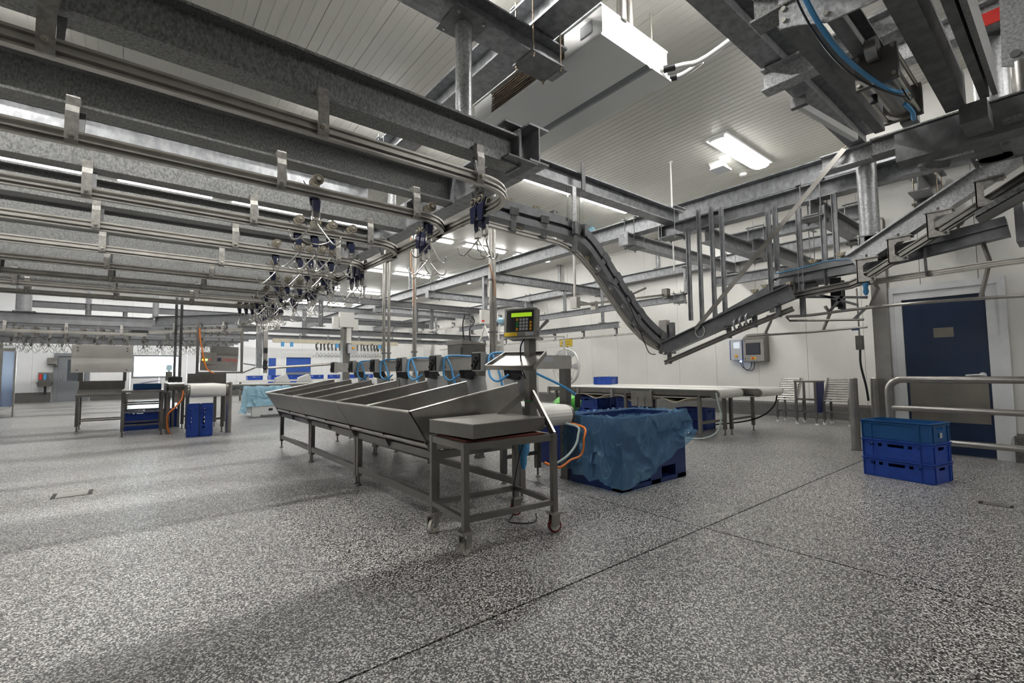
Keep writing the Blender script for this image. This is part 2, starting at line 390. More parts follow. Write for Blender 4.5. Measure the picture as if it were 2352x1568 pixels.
# dark granite plinths with a sloped top
bb = T('baseboard_right', 'dark granite plinth along the white wall', 'baseboard', (XR, 10, 0), kind='structure')
y = YJ
while y < YB - 0.1:
    y1 = min(y + 1.4, YB)
    MB().prism([(XR, y + .003, 0), (XR - 0.12, y + .003, 0), (XR - 0.1, y + .003, 0.3), (XR, y + .003, 0.345)], (0, y1 - y - .006, 0)).build('block', 'granite', bb); y = y1
bd = T('baseboard_door', 'dark granite plinth beside the blue door', 'baseboard', (XD, 0, 0), kind='structure')
MB().prism([(XD, YN, 0), (XD - 0.1, YN, 0), (XD - 0.08, YN, 0.3), (XD, YN, 0.34)], (0, 0.61 - YN, 0)).build('block', 'granite', bd)
bk = T('baseboard_back', 'granite plinth along the far wall', 'baseboard', (-3, YB, 0), kind='structure')
for x0, x1 in ((-6, -3.05), (-1.7, 5.9), (8.4, 12.3)):
    MB().bx(x0, x1, YB - 0.12, YB, 0, 0.45).build('block', 'granite', bk)
cv = MB().prism([(XR, YJ, ZC), (XR - 0.06, YJ, ZC), (XR, YJ, ZC - 0.06)], (0, YB - YJ, 0)).build('trim_1', 'wall_white')
tag(cv, 'white cove strip where wall meets ceiling', 'trim', kind='structure')
# stainless corner post by the door
cp = T('corner_post', 'brushed steel corner post left of the blue door', 'post', (8.35, 1.84, 0))
MB().bx(8.3, 8.4, 1.745, 1.925, 0.0, 3.3).build('post_shaft', 'stainless', cp)
MB().bx(8.29, 8.4, 1.74, 1.925, 3.3, 3.33).build('cap', 'stainless_dark', cp)
# blue door
d1 = T('door_1', 'dark blue cold room door with white frame', 'door', (XD, 1.19, 0), kind='structure')
fr = MB().bx(XD - 0.03, XD + 0.06, 1.603, 1.735, 0, 2.25).build('door_frame', 'frame_white', d1)
MB().bx(XD - 0.03, XD + 0.06, 0.615, 0.772, 0, 2.25).build('door_frame', 'frame_white', d1)
MB().bx(XD - 0.03, XD + 0.06, 0.772, 1.603, 2.108, 2.25).build('door_frame', 'frame_white', d1)
MB().bx(XD - 0.05, XD - 0.03, 0.59, 0.66, 0, 2.3).bx(XD - 0.05, XD - 0.03, 1.69, 1.76, 0, 2.3).bx(XD - 0.05, XD - 0.03, 0.66, 1.69, 2.21, 2.3).build('moulding', 'frame_white', d1)
lf = MB().bx(XD, XD + 0.05, 0.778, 1.598, 0.012, 2.103).build('leaf', 'door_blue', d1)
MB().bx(XD - 0.004, XD, 0.8, 1.575, 0.43, 1.0).build('kick_plate', 'kick_plate', lf, 'grey brown kick plate')
MB().bx(XD - 0.004, XD, 1.09, 1.29, 1.56, 1.69).build('name_plate', 'kick_plate', lf, 'small blank metal plate')
hb = MB().cyl((XD, 0.845, 1.055), (XD - 0.012, 0.845, 1.055), 0.035, 20).cyl((XD - 0.012, 0.845, 1.055), (XD - 0.05, 0.845, 1.055), 0.012)
hb.tube(smooth([(XD - 0.05, 0.845, 1.055), (XD - 0.055, 0.86, 1.057), (XD - 0.055, 0.93, 1.055), (XD - 0.053, 1.0, 1.05)], 4), 0.011)
hb.build('handle', 'frame_white', lf, 'white lever handle')
# window in the far wall and a lit room behind it
w1 = T('window_1', 'bright window into the next room', 'window', (0.8, YB, 1.05), kind='structure')
for a in ((-0.2, -0.12, 1.05, 2.2), (1.67, 1.75, 1.05, 2.2), (-0.12, 1.67, 1.05, 1.13), (-0.12, 1.67, 2.12, 2.2)):
    MB().bx(a[0], a[1], YB - 0.03, YB + 0.08, a[2], a[3]).build('window_frame', 'enamel_grey', w1)
MB().bx(-0.12, 1.67, YB + 0.03, YB + 0.04, 1.13, 2.12).build('pane', 'glass', w1)
MB().bx(-1.2, 2.8, YB + 1.4, YB + 1.45, 0.2, 3.2).build('lit_room', 'window_glow', w1)
d2 = T('door_2', 'grey metal door with tall glass pane in far wall', 'door', (-2.4, YB, 0), kind='structure')
MB().bx(-3.0, -2.85, YB - 0.05, YB + 0.1, 0, 2.25).bx(-1.9, -1.75, YB - 0.05, YB + 0.1, 0, 2.25).bx(-2.85, -1.9, YB - 0.05, YB + 0.1, 2.1, 2.25).build('door_frame', 'enamel_grey', d2)
lf = MB().bx(-2.85, -2.55, YB, YB + 0.05, 0.01, 2.1).bx(-2.0, -1.9, YB, YB + 0.05, 0.01, 2.1).bx(-2.55, -2.0, YB, YB + 0.05, 0.01, 0.95).bx(-2.55, -2.0, YB, YB + 0.05, 1.95, 2.1).build('leaf', 'enamel_grey', d2)
MB().bx(-2.55, -2.0, YB + 0.02, YB + 0.03, 0.95, 1.95).build('pane', 'glass', lf)
MB().tube([(-2.72, YB, 1.25), (-2.72, YB - 0.06, 1.23), (-2.72, YB - 0.06, 1.07), (-2.72, YB, 1.05)], 0.014).build('handle', 'stainless_bright', lf)
d3 = T('door_3', 'bright blue roll up door in far wall', 'door', (7.6, YB, 0), kind='structure')
MB().bx(6.8, 6.9, YB - 0.06, YB + 0.1, 0, 2.4).bx(8.3, 8.4, YB - 0.06, YB + 0.1, 0, 2.4).bx(6.9, 8.3, YB - 0.06, YB + 0.1, 2.15, 2.4).build('door_frame', 'enamel_white', d3)
for i in range(5):
    MB().bx(6.9, 8.3, YB + 0.01, YB + 0.03, i * 0.43, i * 0.43 + 0.42).build('panel', 'roll_blue', d3)
MB().bx(6.9, 8.3, YB - 0.005, YB + 0.01, 1.12, 1.25).build('crossbar', 'enamel_grey', d3)
d4 = T('door_4', 'narrow blue service door left of the roll up door', 'door', (6.15, YB, 0), kind='structure')
MB().bx(5.95, 6.35, YB, YB + 0.03, 0, 2.1).build('leaf', 'door_blue' if 0 else 'roll_blue', d4)
MB().bx(5.9, 5.95, YB - 0.03, YB + 0.05, 0, 2.15).bx(6.35, 6.4, YB - 0.03, YB + 0.05, 0, 2.15).build('door_frame', 'enamel_white', d4)
MB().cyl((6.02, YB, 1.05), (6.02, YB - 0.05, 1.05), 0.03).build('handle', 'stainless', d4)

# ---------------------------------------------------------------- fluorescent fixtures
def fixture(label, x0, x1, y, z=ZC, group='ceiling light fittings', wd=0.2, glow='lamp_glow'):
    t = T('ceiling_light', label, 'light', ((x0 + x1) / 2, y, z), group)
    MB().bx(x0 - .04, x1 + .04, y - wd * .72, y + wd * .72, z - 0.034, z).build('housing', 'enamel_white', t)
    b = wd / 2
    MB().sweep([(-b, 0.0), (-b * .9, -0.03), (-b * .5, -0.05), (b * .5, -0.05), (b * .9, -0.03), (b, 0.0)], [(x0, y, z - 0.034), (x1, y, z - 0.034)], smooth=False).build('diffuser', glow, t)
    [MB().bx(xe - .016, xe + .016, y - b, y + b, z - 0.07, z - 0.034).build('end_cap', 'enamel_white', t) for xe in (x0, x1)]
    return t
rows = [(-2.9, 'just behind the camera'), (1.98, 'over the lifting frame'), (3.45, 'between the two nearest rail beams'), (6.9, 'beyond the descending conveyor'), (11.8, 'second row beyond the conveyor'), (16.8, 'third row beyond the conveyor'), (21.8, 'fourth row beyond the conveyor'), (26.8, 'row nearest the far wall')]
cols = [(-4.3, 'far to the left above the rails'), (-2.35, 'above the rails, second from the left'), (-0.4, 'above the middle of the rails'), (1.55, 'above the rail bends'), (3.6, 'just past the rail bends'), (5.7, 'left of the main beam'), (7.68, 'middle of the visible row'), (9.68, 'by the white wall')]
for y, rn in rows:
    for x, cn in cols:
        if y == 1.98 and (x < 5 or x > 7): continue
        if y == 3.45 and x > 2: continue
        if y == 6.9 and x in (-4.3, -.4): continue
        if y < 0 and x < 3: continue
        fixture('long fluorescent fitting %s, %s' % (rn, cn), x, x + (1.55 if y != 3.45 or x < 1 else 1.25), y - (.2 if y == 6.9 and x < 5 else 0), wd=.09 if y == 3.45 else .2, glow='lamp_tube' if y == 3.45 else 'lamp_glow')
fixture('long fluorescent fitting above the cooler drain pipes', 3.3, 4.85, 1.98)
fixture('wide fluorescent fitting beside the alarm horn box', 7.5, 9.25, 3.72, wd=0.26)
# ================================================================ OVERHEAD STEELWORK
ORD = ['nearest', 'second', 'third', 'fourth', 'fifth', 'sixth', 'seventh', 'eighth', 'ninth']
def steel(label, p0, p1, h, wd, m='galv', plates=(), group='galvanised steel beams', tw=0.012, tf=0.018, up=(0, 0, 1), name='steel_beam'):
    p0 = V(p0); p1 = V(p1); c = (p0 + p1) / 2
    t = T(name, label, 'beam', (c.x, c.y, min(p0.z, p1.z) - h / 2), group)
    MB().beam(p0, p1, h, wd, tw, tf, up).build('beam_section', m, t)
    for p in plates:
        q = V(p); d = (p1 - p0).normalized()
        b = MB(); d_, a_, u_ = b.frame(d, up)
        b.add([q + a_ * sa * (wd / 2 + .012) + u_ * su * (h / 2 + .012) + d * sd * 0.008 for sd in (-1, 1) for sa, su in ((-1, -1), (1, -1), (1, 1), (-1, 1))],
              [(0, 3, 2, 1), (4, 5, 6, 7), (0, 1, 5, 4), (1, 2, 6, 5), (2, 3, 7, 6), (3, 0, 4, 7)])
        b.build('end_plate', 'galv', t)
    return t
def clamp(t, x, y, z0, z1, lx, ly, rod='galv'):
    """plate below, plate above, four threaded rods between: ties two crossing beams"""
    MB().bx(x - lx, x + lx, y - ly, y + ly, z0 - 0.018, z0).build('clamp_plate', 'galv_dark', t)
    for s in (-1, 1):
        MB().bx(x - lx, x + lx, y + s * ly - 0.03, y + s * ly + 0.03, z1, z1 + 0.012).build('clamp_plate', 'galv', t) if lx > ly else \
            MB().bx(x + s * lx - 0.03, x + s * lx + 0.03, y - ly, y + ly, z1, z1 + 0.012).build('clamp_plate', 'galv', t)
    for sx in (-1, 1):
        for sy in (-1, 1):
            px, py = x + sx * (lx - .025), y + sy * (ly - .025)
            MB().cyl((px, py, z0 - .06), (px, py, z1 + .06), 0.0075, 6).cyl((px, py, z0 - .036), (px, py, z0 - .018), 0.016, 6).cyl((px, py, z1 + .012), (px, py, z1 + .026), 0.016, 6).build('threaded_rod', rod, t)
def tube_post(label, x, y, z0, z1, r, m='galv_spangle', plates=(0.16, 0.16), group='round steel posts'):
    t = T('steel_post', label, 'post', (x, y, z0), group)
    MB().cyl((x, y, z0), (x, y, z1), r, 28).build('shaft', m, t)
    for z, s, q in ((z0, plates[0], 0.014), (z1 - 0.014, plates[1], 0.014)):
        if s:
            MB().bx(x - s, x + s, y - s, y + s, z, z + q).build('base_plate', 'galv_dark', t)
            for sx in (-1, 1):
                for sy in (-1, 1):
                    MB().cyl((x + sx * s * .72, y + sy * s * .72, z - .018), (x + sx * s * .72, y + sy * s * .72, z + q + .02), 0.012, 6).build('bolt', 'bolt_zinc', t)
    return t
mat('hanger_grey', (0.4, 0.385, 0.36), 0.45, 0.5, var=0.3, vscale=25)
RAILY = [2.94, 4.0, 5.14, 6.24, 7.36, 8.47, 9.62, 10.79, 11.86]
RZ = 2.69
RPROF = [(-.022, -.045), (.022, -.045), (.022, -.036), (.007, -.03), (.007, -.022), (.03, -.017), (.03, -.006), (.007, -.001), (.007, .024), (.024, .03), (.024, .045), (-.024, .045), (-.024, .03), (-.007, .024), (-.007, -.001), (-.03, -.006), (-.03, -.017), (-.007, -.022), (-.007, -.03), (-.022, -.036)]
# the hanger that carries a rail from the beam flange above it
def hanger_mesh():
    b = MB(); y = 0; h = 0.033
    prof = [(.075, 2.942), (.075, 2.954), (-.038, 2.954), (-.05, 2.94), (-.05, 2.885), (-.062, 2.84), (-.062, 2.66), (-.048, 2.635), (-.03, 2.635), (-.05, 2.665), (-.05, 2.835), (-.024, 2.875), (-.024, 2.905), (.01, 2.905), (.01, 2.936), (.01, 2.942)]
    b.prism([(-h, p[0], p[1] - RZ) for p in prof], (2 * h, 0, 0))
    return b
def hanger_back():
    return MB().prism([(.006, .05, .2), (.006, .075, .2), (.006, .02, .04), (.006, .0, .04)], (0.05, 0, 0))
HB = hanger_mesh().mesh('hanger'); HB.materials.append(MAT['hanger_grey'])
HS = hanger_back().mesh('stay'); HS.materials.append(MAT['galv_dark'])
BO = MB().cyl((0, -.062, .0), (0, -.072, .0), 0.017, 14).cyl((0, -.072, 0), (0, -.083, 0), 0.011, 6).mesh('bolt'); BO.materials.append(MAT['bolt_zinc'])
BT = MB().cyl((0, .03, .263), (0, .03, .282), 0.012, 6).cyl((0, .03, .28), (0, .03, .3), 0.007, 6).mesh('bolt'); BT.materials.append(MAT['galv_dark'])
def hanger(t, x, y, rz=0.0, z=RZ):
    o = bpy.data.objects.new('hanger', HB); COL.objects.link(o); o.parent = t
    off = V(OFF[t.name]); o.location = V((x, y, z)) - off; o.rotation_euler = (0, 0, rz)
    for m in (HS, BO, BT):
        c = bpy.data.objects.new(m.name.split('.')[0], m); COL.objects.link(c); c.parent = o
    return o
for k, y in enumerate(RAILY):
    steel('stained galvanised beam over the %s overhead rail' % ORD[k], (-5.4, y + .1, 3.055), (2.5, y + .1, 3.055), 0.28, 0.17, 'galv_stain', plates=[(2.49, y + .1, 3.055)], group='beams over the parallel rails')
    t = T('overhead_rail', 'steel hook rail, %s of the nine parallel rails' % ORD[k] if k else 'steel hook rail nearest the camera with wide bend', 'rail', (0, y, 2.64), 'parallel overhead rails')
    pts = [(-5.4, y, RZ), (2.1, y, RZ)] + arc((2.1, y + .42, RZ), .42, -90, 0, 10)[1:]
    if k == 0: pts += [(2.52, 3.9, RZ)]
    MB().sweep(RPROF, pts, smooth=False).build('rail_section', 'rail_steel', t)
    for x in (-5.2, -4.0, -2.8, -1.58, -0.37, 0.85, 2.04): hanger(t, x, y)
# beam across the rail ends and the collecting rail under it
cb = steel('dark galvanised beam across the ends of the rails', (2.64, 2.86, 3.115), (2.64, 15.6, 3.115), 0.33, 0.22, 'galv', plates=[], group='galvanised steel beams')
MB().bx(2.36, 2.66, 2.98, 3.3, 3.29, 3.305).build('cover_plate', 'galv_dark', cb)
MB().bx(2.3, 2.62, 2.86, 3.42, 2.93, 2.945).build('cover_plate', 'galv_dark', cb)
for i in range(4):
    x, y = 2.42 + 0.12 * (i % 2), 3.06 + 0.14 * (i // 2)
    MB().cyl((x, y, 3.27), (x, y, 3.325), 0.013, 6).build('bolt', 'bolt_zinc', cb)
for y in RAILY: MB().bx(2.5, 2.53, y + .03, y + .23, 2.95, 3.26).build('web_cleat', 'galv_spangle', cb)
cr = T('overhead_rail', 'collecting rail running along all the rail bends', 'rail', (2.52, 9, 2.64), 'parallel overhead rails')
MB().sweep(RPROF, [(2.52, 3.88, RZ), (2.52, 15.9, RZ)]).build('rail_section', 'rail_steel', cr)
for y in [3.62, 4.72, 5.8, 6.9, 8.0, 9.1, 10.2, 11.3, 12.5, 13.6, 14.7]: hanger(cr, 2.52, y, math.pi / 2)
for y in RAILY[1:]:
    MB().prism([(2.56, y + .5, 2.66), (2.6, y + .44, 2.66), (2.62, y + .66, 2.66), (2.56, y + .72, 2.66)], (0, 0, 0.09)).build('switch_block', 'stainless_dark', cr)
# upper level
steel('upper beam resting on a round post, bolted below the cooler beam', (-4.5, 3.17, 4.24), (3.22, 3.17, 4.24), 0.24, 0.22, 'galv', plates=[])
steel('upper beam glimpsed between the second rail and its beam', (-4.5, 7.62, 4.22), (3.0, 7.62, 4.22), 0.3, 0.2, 'galv')
steel('upper beam glimpsed above the fifth rail', (-4.5, 12.1, 4.22), (3.0, 12.1, 4.22), 0.3, 0.2, 'galv')
tube_post('round galvanised post standing on the nearest rail beam', 2.07, 3.17, 3.19, 4.12, 0.07, plates=(0, 0.17))
mb1 = steel('heavy ceiling beam running along the cooler unit', (2.89, -3.5, 4.53), (2.89, 14, 4.53), 0.32, 0.3, 'galv', tf=0.022)
clamp(mb1, 2.93, 3.17, 4.12, 4.69, 0.2, 0.15, 'rust_rod')
for y in (6.4, 9.6):
    clamp(mb1, 2.89, y, 4.36, 4.69, 0.2, 0.12)
    tube_post('round post between rail beams and cooler beam at %s metres along' % ('six' if y < 7 else 'nine'), 2.89, y, 3.28, 4.34, 0.06, plates=(.11, .11))
xb = steel('beam carrying the descending conveyor', (2.8, 4.32, 3.76), (7.25, 4.32, 3.76), 0.24, 0.2, 'galv')
fb = steel('front beam of the pair carrying the climbing conveyor', (7.05, -3.6, 3.53), (7.05, 4.52, 3.53), 0.22, 0.2, 'galv', plates=[(7.05, 4.52, 3.53)])
clamp(fb, 7.05, 4.32, 3.42, 3.885, 0.17, 0.15)
bbm = steel('long beam over the middle of the hall reaching the far wall', (7.93, -3.6, 4.11), (7.93, 29.8, 4.11), 0.32, 0.26, 'galv')
wbm = steel('long beam fixed close to the white wall', (12.2, 2.1, 4.08), (12.2, 29.8, 4.08), 0.26, 0.2, 'galv')
for i, y in enumerate((5.74, 10.26, 13.9, 18.4, 23.0)):
    s = steel('cross beam, %s from the camera, slung between hall beam and wall beam' % ORD[i].replace('nearest', 'first'), (7.55, y, 3.81), (12.35, y, 3.81), 0.24, 0.2, 'galv', plates=[(7.56, y, 3.81)])
    clamp(s, 7.93, y, 3.69, 4.27, 0.19, 0.14); clamp(s, 12.2, y, 3.69, 4.21, 0.15, 0.14)
    tube_post('round hanger post below the %s cross beam near the wall' % ORD[i].replace('nearest', 'first'), 10.45, y + .35 * (i == 0), 3.02 if i < 2 else 2.9, 3.69, 0.055, 'galv', plates=(.1, .1))
for i, (y, x) in enumerate(((8.1, 7.93), (15.9, 7.93), (20.5, 7.93))):
    tube_post('round post from hall beam up to ceiling, %s along' % ORD[i].replace('nearest', 'first'), x, y, 4.27, 5.1, 0.055, 'galv', plates=(.11, .1))
for i, y in enumerate((8.0, 12.2)):
    tube_post('round post from wall beam up to ceiling, %s along' % ORD[i].replace('nearest', 'first'), 12.18, y, 4.21, 5.1, 0.06, 'galv', plates=(.1, .1))
lb1 = steel('low beam along the wall below the cross beams', (10.5, 6.15, 2.95), (10.5, 16.5, 2.95), 0.18, 0.14, 'galv', plates=[])
clamp(lb1, 10.5, 6.3, 2.84, 3.06, 0.14, 0.12)
lb2 = steel('lowest wall side beam with a thin hook rail below', (11.0, 8.6, 2.51), (11.0, 19, 2.51), 0.17, 0.14, 'galv')
for y in (9.2, 12.8): tube_post('short hanger post holding the lowest wall side beam at %s metres' % ('nine' if y < 10 else 'twelve'), 11.0, y, 2.6, 3.7, 0.05, 'galv', plates=(.1, .1))
def thin_rail(label, x, y0, y1, z, zc, ys, m='rail_steel'):
    t = T('hook_rail', label, 'rail', (x, (y0 + y1) / 2, z), 'thin flat hook rails')
    MB().bx(x - .012, x + .012, y0, y1, z - .03, z + .03).build('rail_section', m, t)
    for y in ys:
        c = MB().prism([(x - .05, y - .012, z - .02), (x + .06, y - .012, z - .02), (x + .06, y - .012, zc), (x - .05, y - .012, zc), (x - .05, y - .012, zc - .04), (x + .035, y - .012, zc - .04), (x + .035, y - .012, z + .01), (x - .05, y - .012, z + .01)], (0, .06, 0))
        c.cyl((x - .04, y + .02, zc - .08), (x - .04, y + .02, zc + .06), .008, 6).build('clip', 'galv_dark', t)
    return t
thin_rail('thin hook rail under the lowest wall side beam', 11.0, 8.0, 19, 2.2, 2.42, [8.7, 10.0, 11.3, 12.6, 14, 15.4, 17])
thin_rail('thin hook rail with clips in the middle of the hall', 8.6, 9.2, 17.5, 2.74, 2.9, [9.6, 10.5, 11.2, 11.9, 12.8, 13.9, 15.0, 16.2])
# steelwork behind the climbing conveyor
steel('cross beam under the front beam left of the climbing hangers', (7.0, 3.72, 3.3), (9.1, 3.72, 3.3), 0.22, 0.18, 'galv')
yb2 = steel('short beam parallel to the wall behind the climbing hangers', (8.95, 1.98, 3.66), (8.95, 4.35, 3.66), 0.22, 0.18, 'galv', plates=[(8.95, 4.35, 3.66)])
clamp(yb2, 8.95, 3.72, 3.18, 3.78, 0.14, 0.16)
xb3 = steel('cross beam running down to the round post bottom', (6.9, 2.2, 3.3), (9.6, 2.2, 3.3), 0.22, 0.18, 'galv', plates=[])
clamp(xb3, 7.05, 2.2, 3.18, 3.645, 0.15, 0.14); clamp(xb3, 8.95, 2.2, 3.18, 3.78, 0.14, 0.15)
xb4 = steel('dark cross beam behind the upper loop', (7.0, 3.0, 2.98), (9.2, 3.0, 2.98), 0.2, 0.18, 'galv_dark' if 0 else 'galv')
clamp(xb4, 9.1, 3.0, 2.87, 3.55, 0.13, 0.12)
yb5 = steel('lower beam behind the hangers next to the wall', (9.7, 2.05, 3.05), (9.7, 5.0, 3.05), 0.2, 0.16, 'galv')
# round post and upper beam on the right
tube_post('thick round galvanised post right of the climbing conveyor', 6.8, 1.55, 2.72, 3.80, 0.1, plates=(.13, .15))
steel('upper beam ending above the thick round post', (1.2, 1.57, 3.93), (6.95, 1.57, 3.93), 0.26, 0.17, 'galv')
steel('short pale beam slung under the upper beam at the lifting frame', (4.25, .55, 3.69), (4.25, 1.66, 3.69), 0.2, 0.14, 'galv_spangle')
steel('stub beam over the thick round post', (6.62, 0.9, 3.69), (6.62, 1.95, 3.69), 0.2, 0.18, 'galv_spangle')
wbr = steel('beam end against the cream wall above the door', (7.5, 1.2, 3.5), (8.38, 1.2, 3.5), 0.3, 0.2, 'galv', plates=[])
clamp(wbr, 8.1, 1.2, 3.32, 3.7, 0.2, 0.14, 'rust_rod')
# flat brace strap
st = T('brace_strap', 'flat grey brace strap slanting across the beams', 'brace', (6.4, 3.6, 1.75), None)
MB().bar((6.3, 3.55, 1.75), (6.5, 1.68, 3.78), 0.06, 0.008, up=(1, 0, 0)).build('strap', 'stainless_dark', st)
MB().tube([(6.5, 1.68, 3.78), (6.52, 1.64, 3.84), (6.55, 1.6, 3.86)], 0.008).build('hook', 'rust_rod', st)
# hanger straps of the climbing conveyor
def strap(label, x, y, z0, z1, wd=0.06, holes=True, m='galv'):
    t = T('hanger_strap', label, 'hanger', (x, y, z0), 'vertical hanger straps')
    MB().chan((x, y - wd / 2, z0), (x, y - wd / 2, z1), wd, 0.04, 0.008, up=(0, 1, 0)).build('strap', m, t)
    for z in (z0 + .05, z1 - .05, z1 - .14): MB().cyl((x - .012, y, z), (x + .02, y, z), .011, 8).build('bolt', 'bolt_zinc', t)
    return t
for i, (x, y, z0, z1) in enumerate(((6.905, 3.98, 1.95, 3.5), (6.905, 3.79, 1.9, 3.72), (6.905, 3.58, 1.95, 3.7), (6.905, 3.42, 1.75, 3.66), (6.9, 2.75, 1.95, 3.45), (6.75, 2.6, 2.45, 3.45), (6.7, 2.3, 1.85, 3.25), (6.95, 2.1, 2.4, 3.3), (6.9, 1.95, 2.4, 3.4), (6.62, 1.62, 2.4, 2.7))):
    strap('vertical galvanised strap holding the climbing conveyor, %s counted from the low bend' % (ORD + ['tenth'])[i].replace('nearest', 'first'), x, y, z0, z1)
# ---------------------------------------------------------------- descending and climbing conveyor
GUIDE = [(-.012, -.03), (.012, -.03), (.012, -.022), (.025, -.02), (.025, -.008), (.007, 0), (.007, .02), (.02, .024), (.02, .036), (-.02, .036), (-.02, .024), (-.007, .02), (-.007, 0), (-.025, -.008), (-.025, -.02), (-.012, -.022)]
def track(label, top, hgt, wd, guide, brk, m='track_alu', gm='rail_steel', carriers=(), up=(0, 0, 1), name='chain_conveyor'):
    c = V(top[len(top) // 2]); t = T(name, label, 'conveyor', (c.x, c.y, c.z - hgt))
    b = hgt / 2; a = wd / 2
    pr = [(-a, -b), (a, -b), (a, -.3 * b), (a * .5, -.25 * b), (a * .5, .05 * b), (a, .1 * b), (a, b), (a - .008, b), (a - .008, b - .03), (-a + .008, b - .03), (-a + .008, b), (-a, b), (-a, .1 * b), (-a * .5, .05 * b), (-a * .5, -.25 * b), (-a, -.3 * b)]
    MB().sweep(pr, top, up).build('track', m, t)
    if guide: MB().sweep(GUIDE, guide, up).build('guide_rail', gm, t)
    for p0, p1 in brk:
        g = MB().bar(p0, p1, 0.085, 0.014, up=(0, 1, 0)).bar(V(p0) - V((0, .01, 0)), V(p0).lerp(V(p1), .3) - V((0, .01, 0)), .13, .014, up=(0, 1, 0)).build('bracket', 'galv_dark', t)
        MB().cyl(V(p1) + V((0, 0, .02)), V(p1) + V((-.02, -.03, .02)), .012, 8).build('bolt', 'bolt_zinc', g)
    for p, rz in carriers:
        q = MB(); M = Matrix.Rotation(rz, 3, 'Z'); c0 = V(p)
        pl = [(-.055, 0, .04), (-.03, 0, 0), (.025, 0, 0), (.06, 0, .045)]
        q.prism([c0 + M @ V(x) + M @ V((0, -.02, 0)) for x in pl], M @ V((0, .04, 0))); q.box(c0 + V((0, 0, -.03)), (.025, .025, .07), rz)
        q.build('carrier', 'carrier_cream', t, 'cream plastic carrier block')
    return t
YQ = 4.3
qtop = smooth([(x, YQ, z) for x, z in ((3.1, 3.08), (4.0, 3.075), (4.43, 3.065), (4.74, 2.99), (4.99, 2.82), (5.45, 2.39), (5.92, 1.98), (6.3, 1.75), (6.68, 1.59))], 4)
qtop = [tuple(p) for p in qtop]
def offs(path, dn):
    out = []
    for i, p in enumerate(path):
        d = (V(path[min(i + 1, len(path) - 1)]) - V(path[max(i - 1, 0)])).normalized(); a = d.cross(V((0, 0, 1))).normalized(); u = a.cross(d)
        out.append(tuple(V(p) - u * dn))
    return out
qg = [tuple(p) for p in smooth([(x, YQ - .03, z) for x, z in ((3.1, 2.87), (3.66, 2.85), (4.26, 2.838), (4.59, 2.742), (4.936, 2.515), (5.302, 2.177), (5.693, 1.85), (6.117, 1.601), (6.579, 1.468))], 4)]
qb = []
for i in (0, 4, 7, 10): pass
bk_pts = [V((3.75, YQ, 3.07)), V((4.3, YQ, 3.065))]
L0 = V((5.05, YQ, 2.77)); L1 = V((5.95, YQ, 1.95))
brks = []
for x in (3.45, 3.95): brks.append(((x, YQ - .1, 3.12), (x + .01, YQ - .06, 2.84)))
dn = (L1 - L0).normalized(); up_ = dn.cross(V((0, 1, 0))).normalized(); up_ = up_ if up_.z > 0 else -up_
for f in (0.06, .36, .66, .95):
    p = L0.lerp(L1, f) + V((0, -.1, 0)); brks.append((tuple(p + up_ * .1), tuple(p - up_ * .22 + V((0, .04, 0)))))
brks.append(((4.55, YQ - .1, 3.1), (4.5, YQ - .06, 2.74))); brks.append(((6.5, YQ - .1, 1.75), (6.45, YQ - .06, 1.42)))
qc = track('grey chain conveyor swooping down from the rails', qtop, 0.24, 0.17, qg, brks, carriers=[((3.45, YQ, 3.22), 0), ((3.9, YQ, 3.22), 0), ((3.62, YQ, 2.9), 0), ((4.85, YQ, 2.72), .3), ((6.0, YQ, 1.7), .2)])
sp = T('clear_guard', 'two clear plastic guard strips hanging from the conveyor beam', 'guard', (4.55, 4.2, 3.2))
MB().bx(4.60, 4.66, 4.2, 4.206, 3.15, 3.62).build('strip', 'glass', sp); MB().bx(4.36, 4.39, 4.2, 4.206, 3.15, 3.62).build('strip', 'glass', sp)
for i, x in enumerate((4.47, 4.66)):
    hs = T('hanger_strap', 'drop strap bolted to the descending conveyor, %s' % ('upstream one' if i == 0 else 'at the crest'), 'hanger', (x, 4.18, 3.0), 'vertical hanger straps')
    MB().bx(x - .035, x + .035, 4.17, 4.19, 3.05 if i == 0 else 3.62, 3.62 if i == 0 else 4.0).build('strap', 'galv_dark' if i else 'galv_spangle', hs)
    MB().bx(x - .03, x + .03, 4.14, 4.2, 2.98, 3.14).build('foot', 'galv_dark', hs)
# guide tube trailing under the descending conveyor
cbm = smooth([(4.95, 4.26, 2.53), (5.3, 4.1, 2.3), (5.6, 4.1, 1.95), (5.85, 4.1, 1.55), (5.95, 4.1, 1.42), (6.1, 4.1, 1.4)], 5)
one('air_line', 'thin black air line trailing below the descending conveyor', 'hose', MB().tube(cbm, 0.007, 6), 'black_plastic')
# climbing section: closed box beam with a guide rail under it
XC = 6.35
cl = T('chain_conveyor', 'heavy climbing track rising to the upper loop', 'conveyor', (XC, 3.2, 1.4))
MB().beam((XC, 4.12, 1.49), (XC, 2.9, 1.92), 0.2, 0.12, 0.012, 0.014).build('track', 'track_alu', cl)
MB().beam((XC, 2.9, 1.92), (XC + .1, 2.3, 2.14), 0.2, 0.12, 0.012, 0.014).build('track', 'track_alu', cl)
MB().sweep(GUIDE, [(XC, 4.1, 1.27), (XC, 2.9, 1.7), (XC + .1, 2.3, 1.92)]).build('guide_rail', 'stainless_dark', cl)
for y in (4.04, 3.1, 2.75, 2.45):
    z = 1.49 + (4.12 - y) * .355
    MB().prism([(XC - .06, y - .03, z - .09), (XC + .05, y - .03, z - .09), (XC + .05, y - .03, z - .26), (XC - .03, y - .03, z - .26), (XC - .03, y - .03, z - .23), (XC + .02, y - .03, z - .23), (XC + .02, y - .03, z - .12), (XC - .06, y - .03, z - .12)], (0, .06, 0)).build('bracket', 'galv_dark', cl)
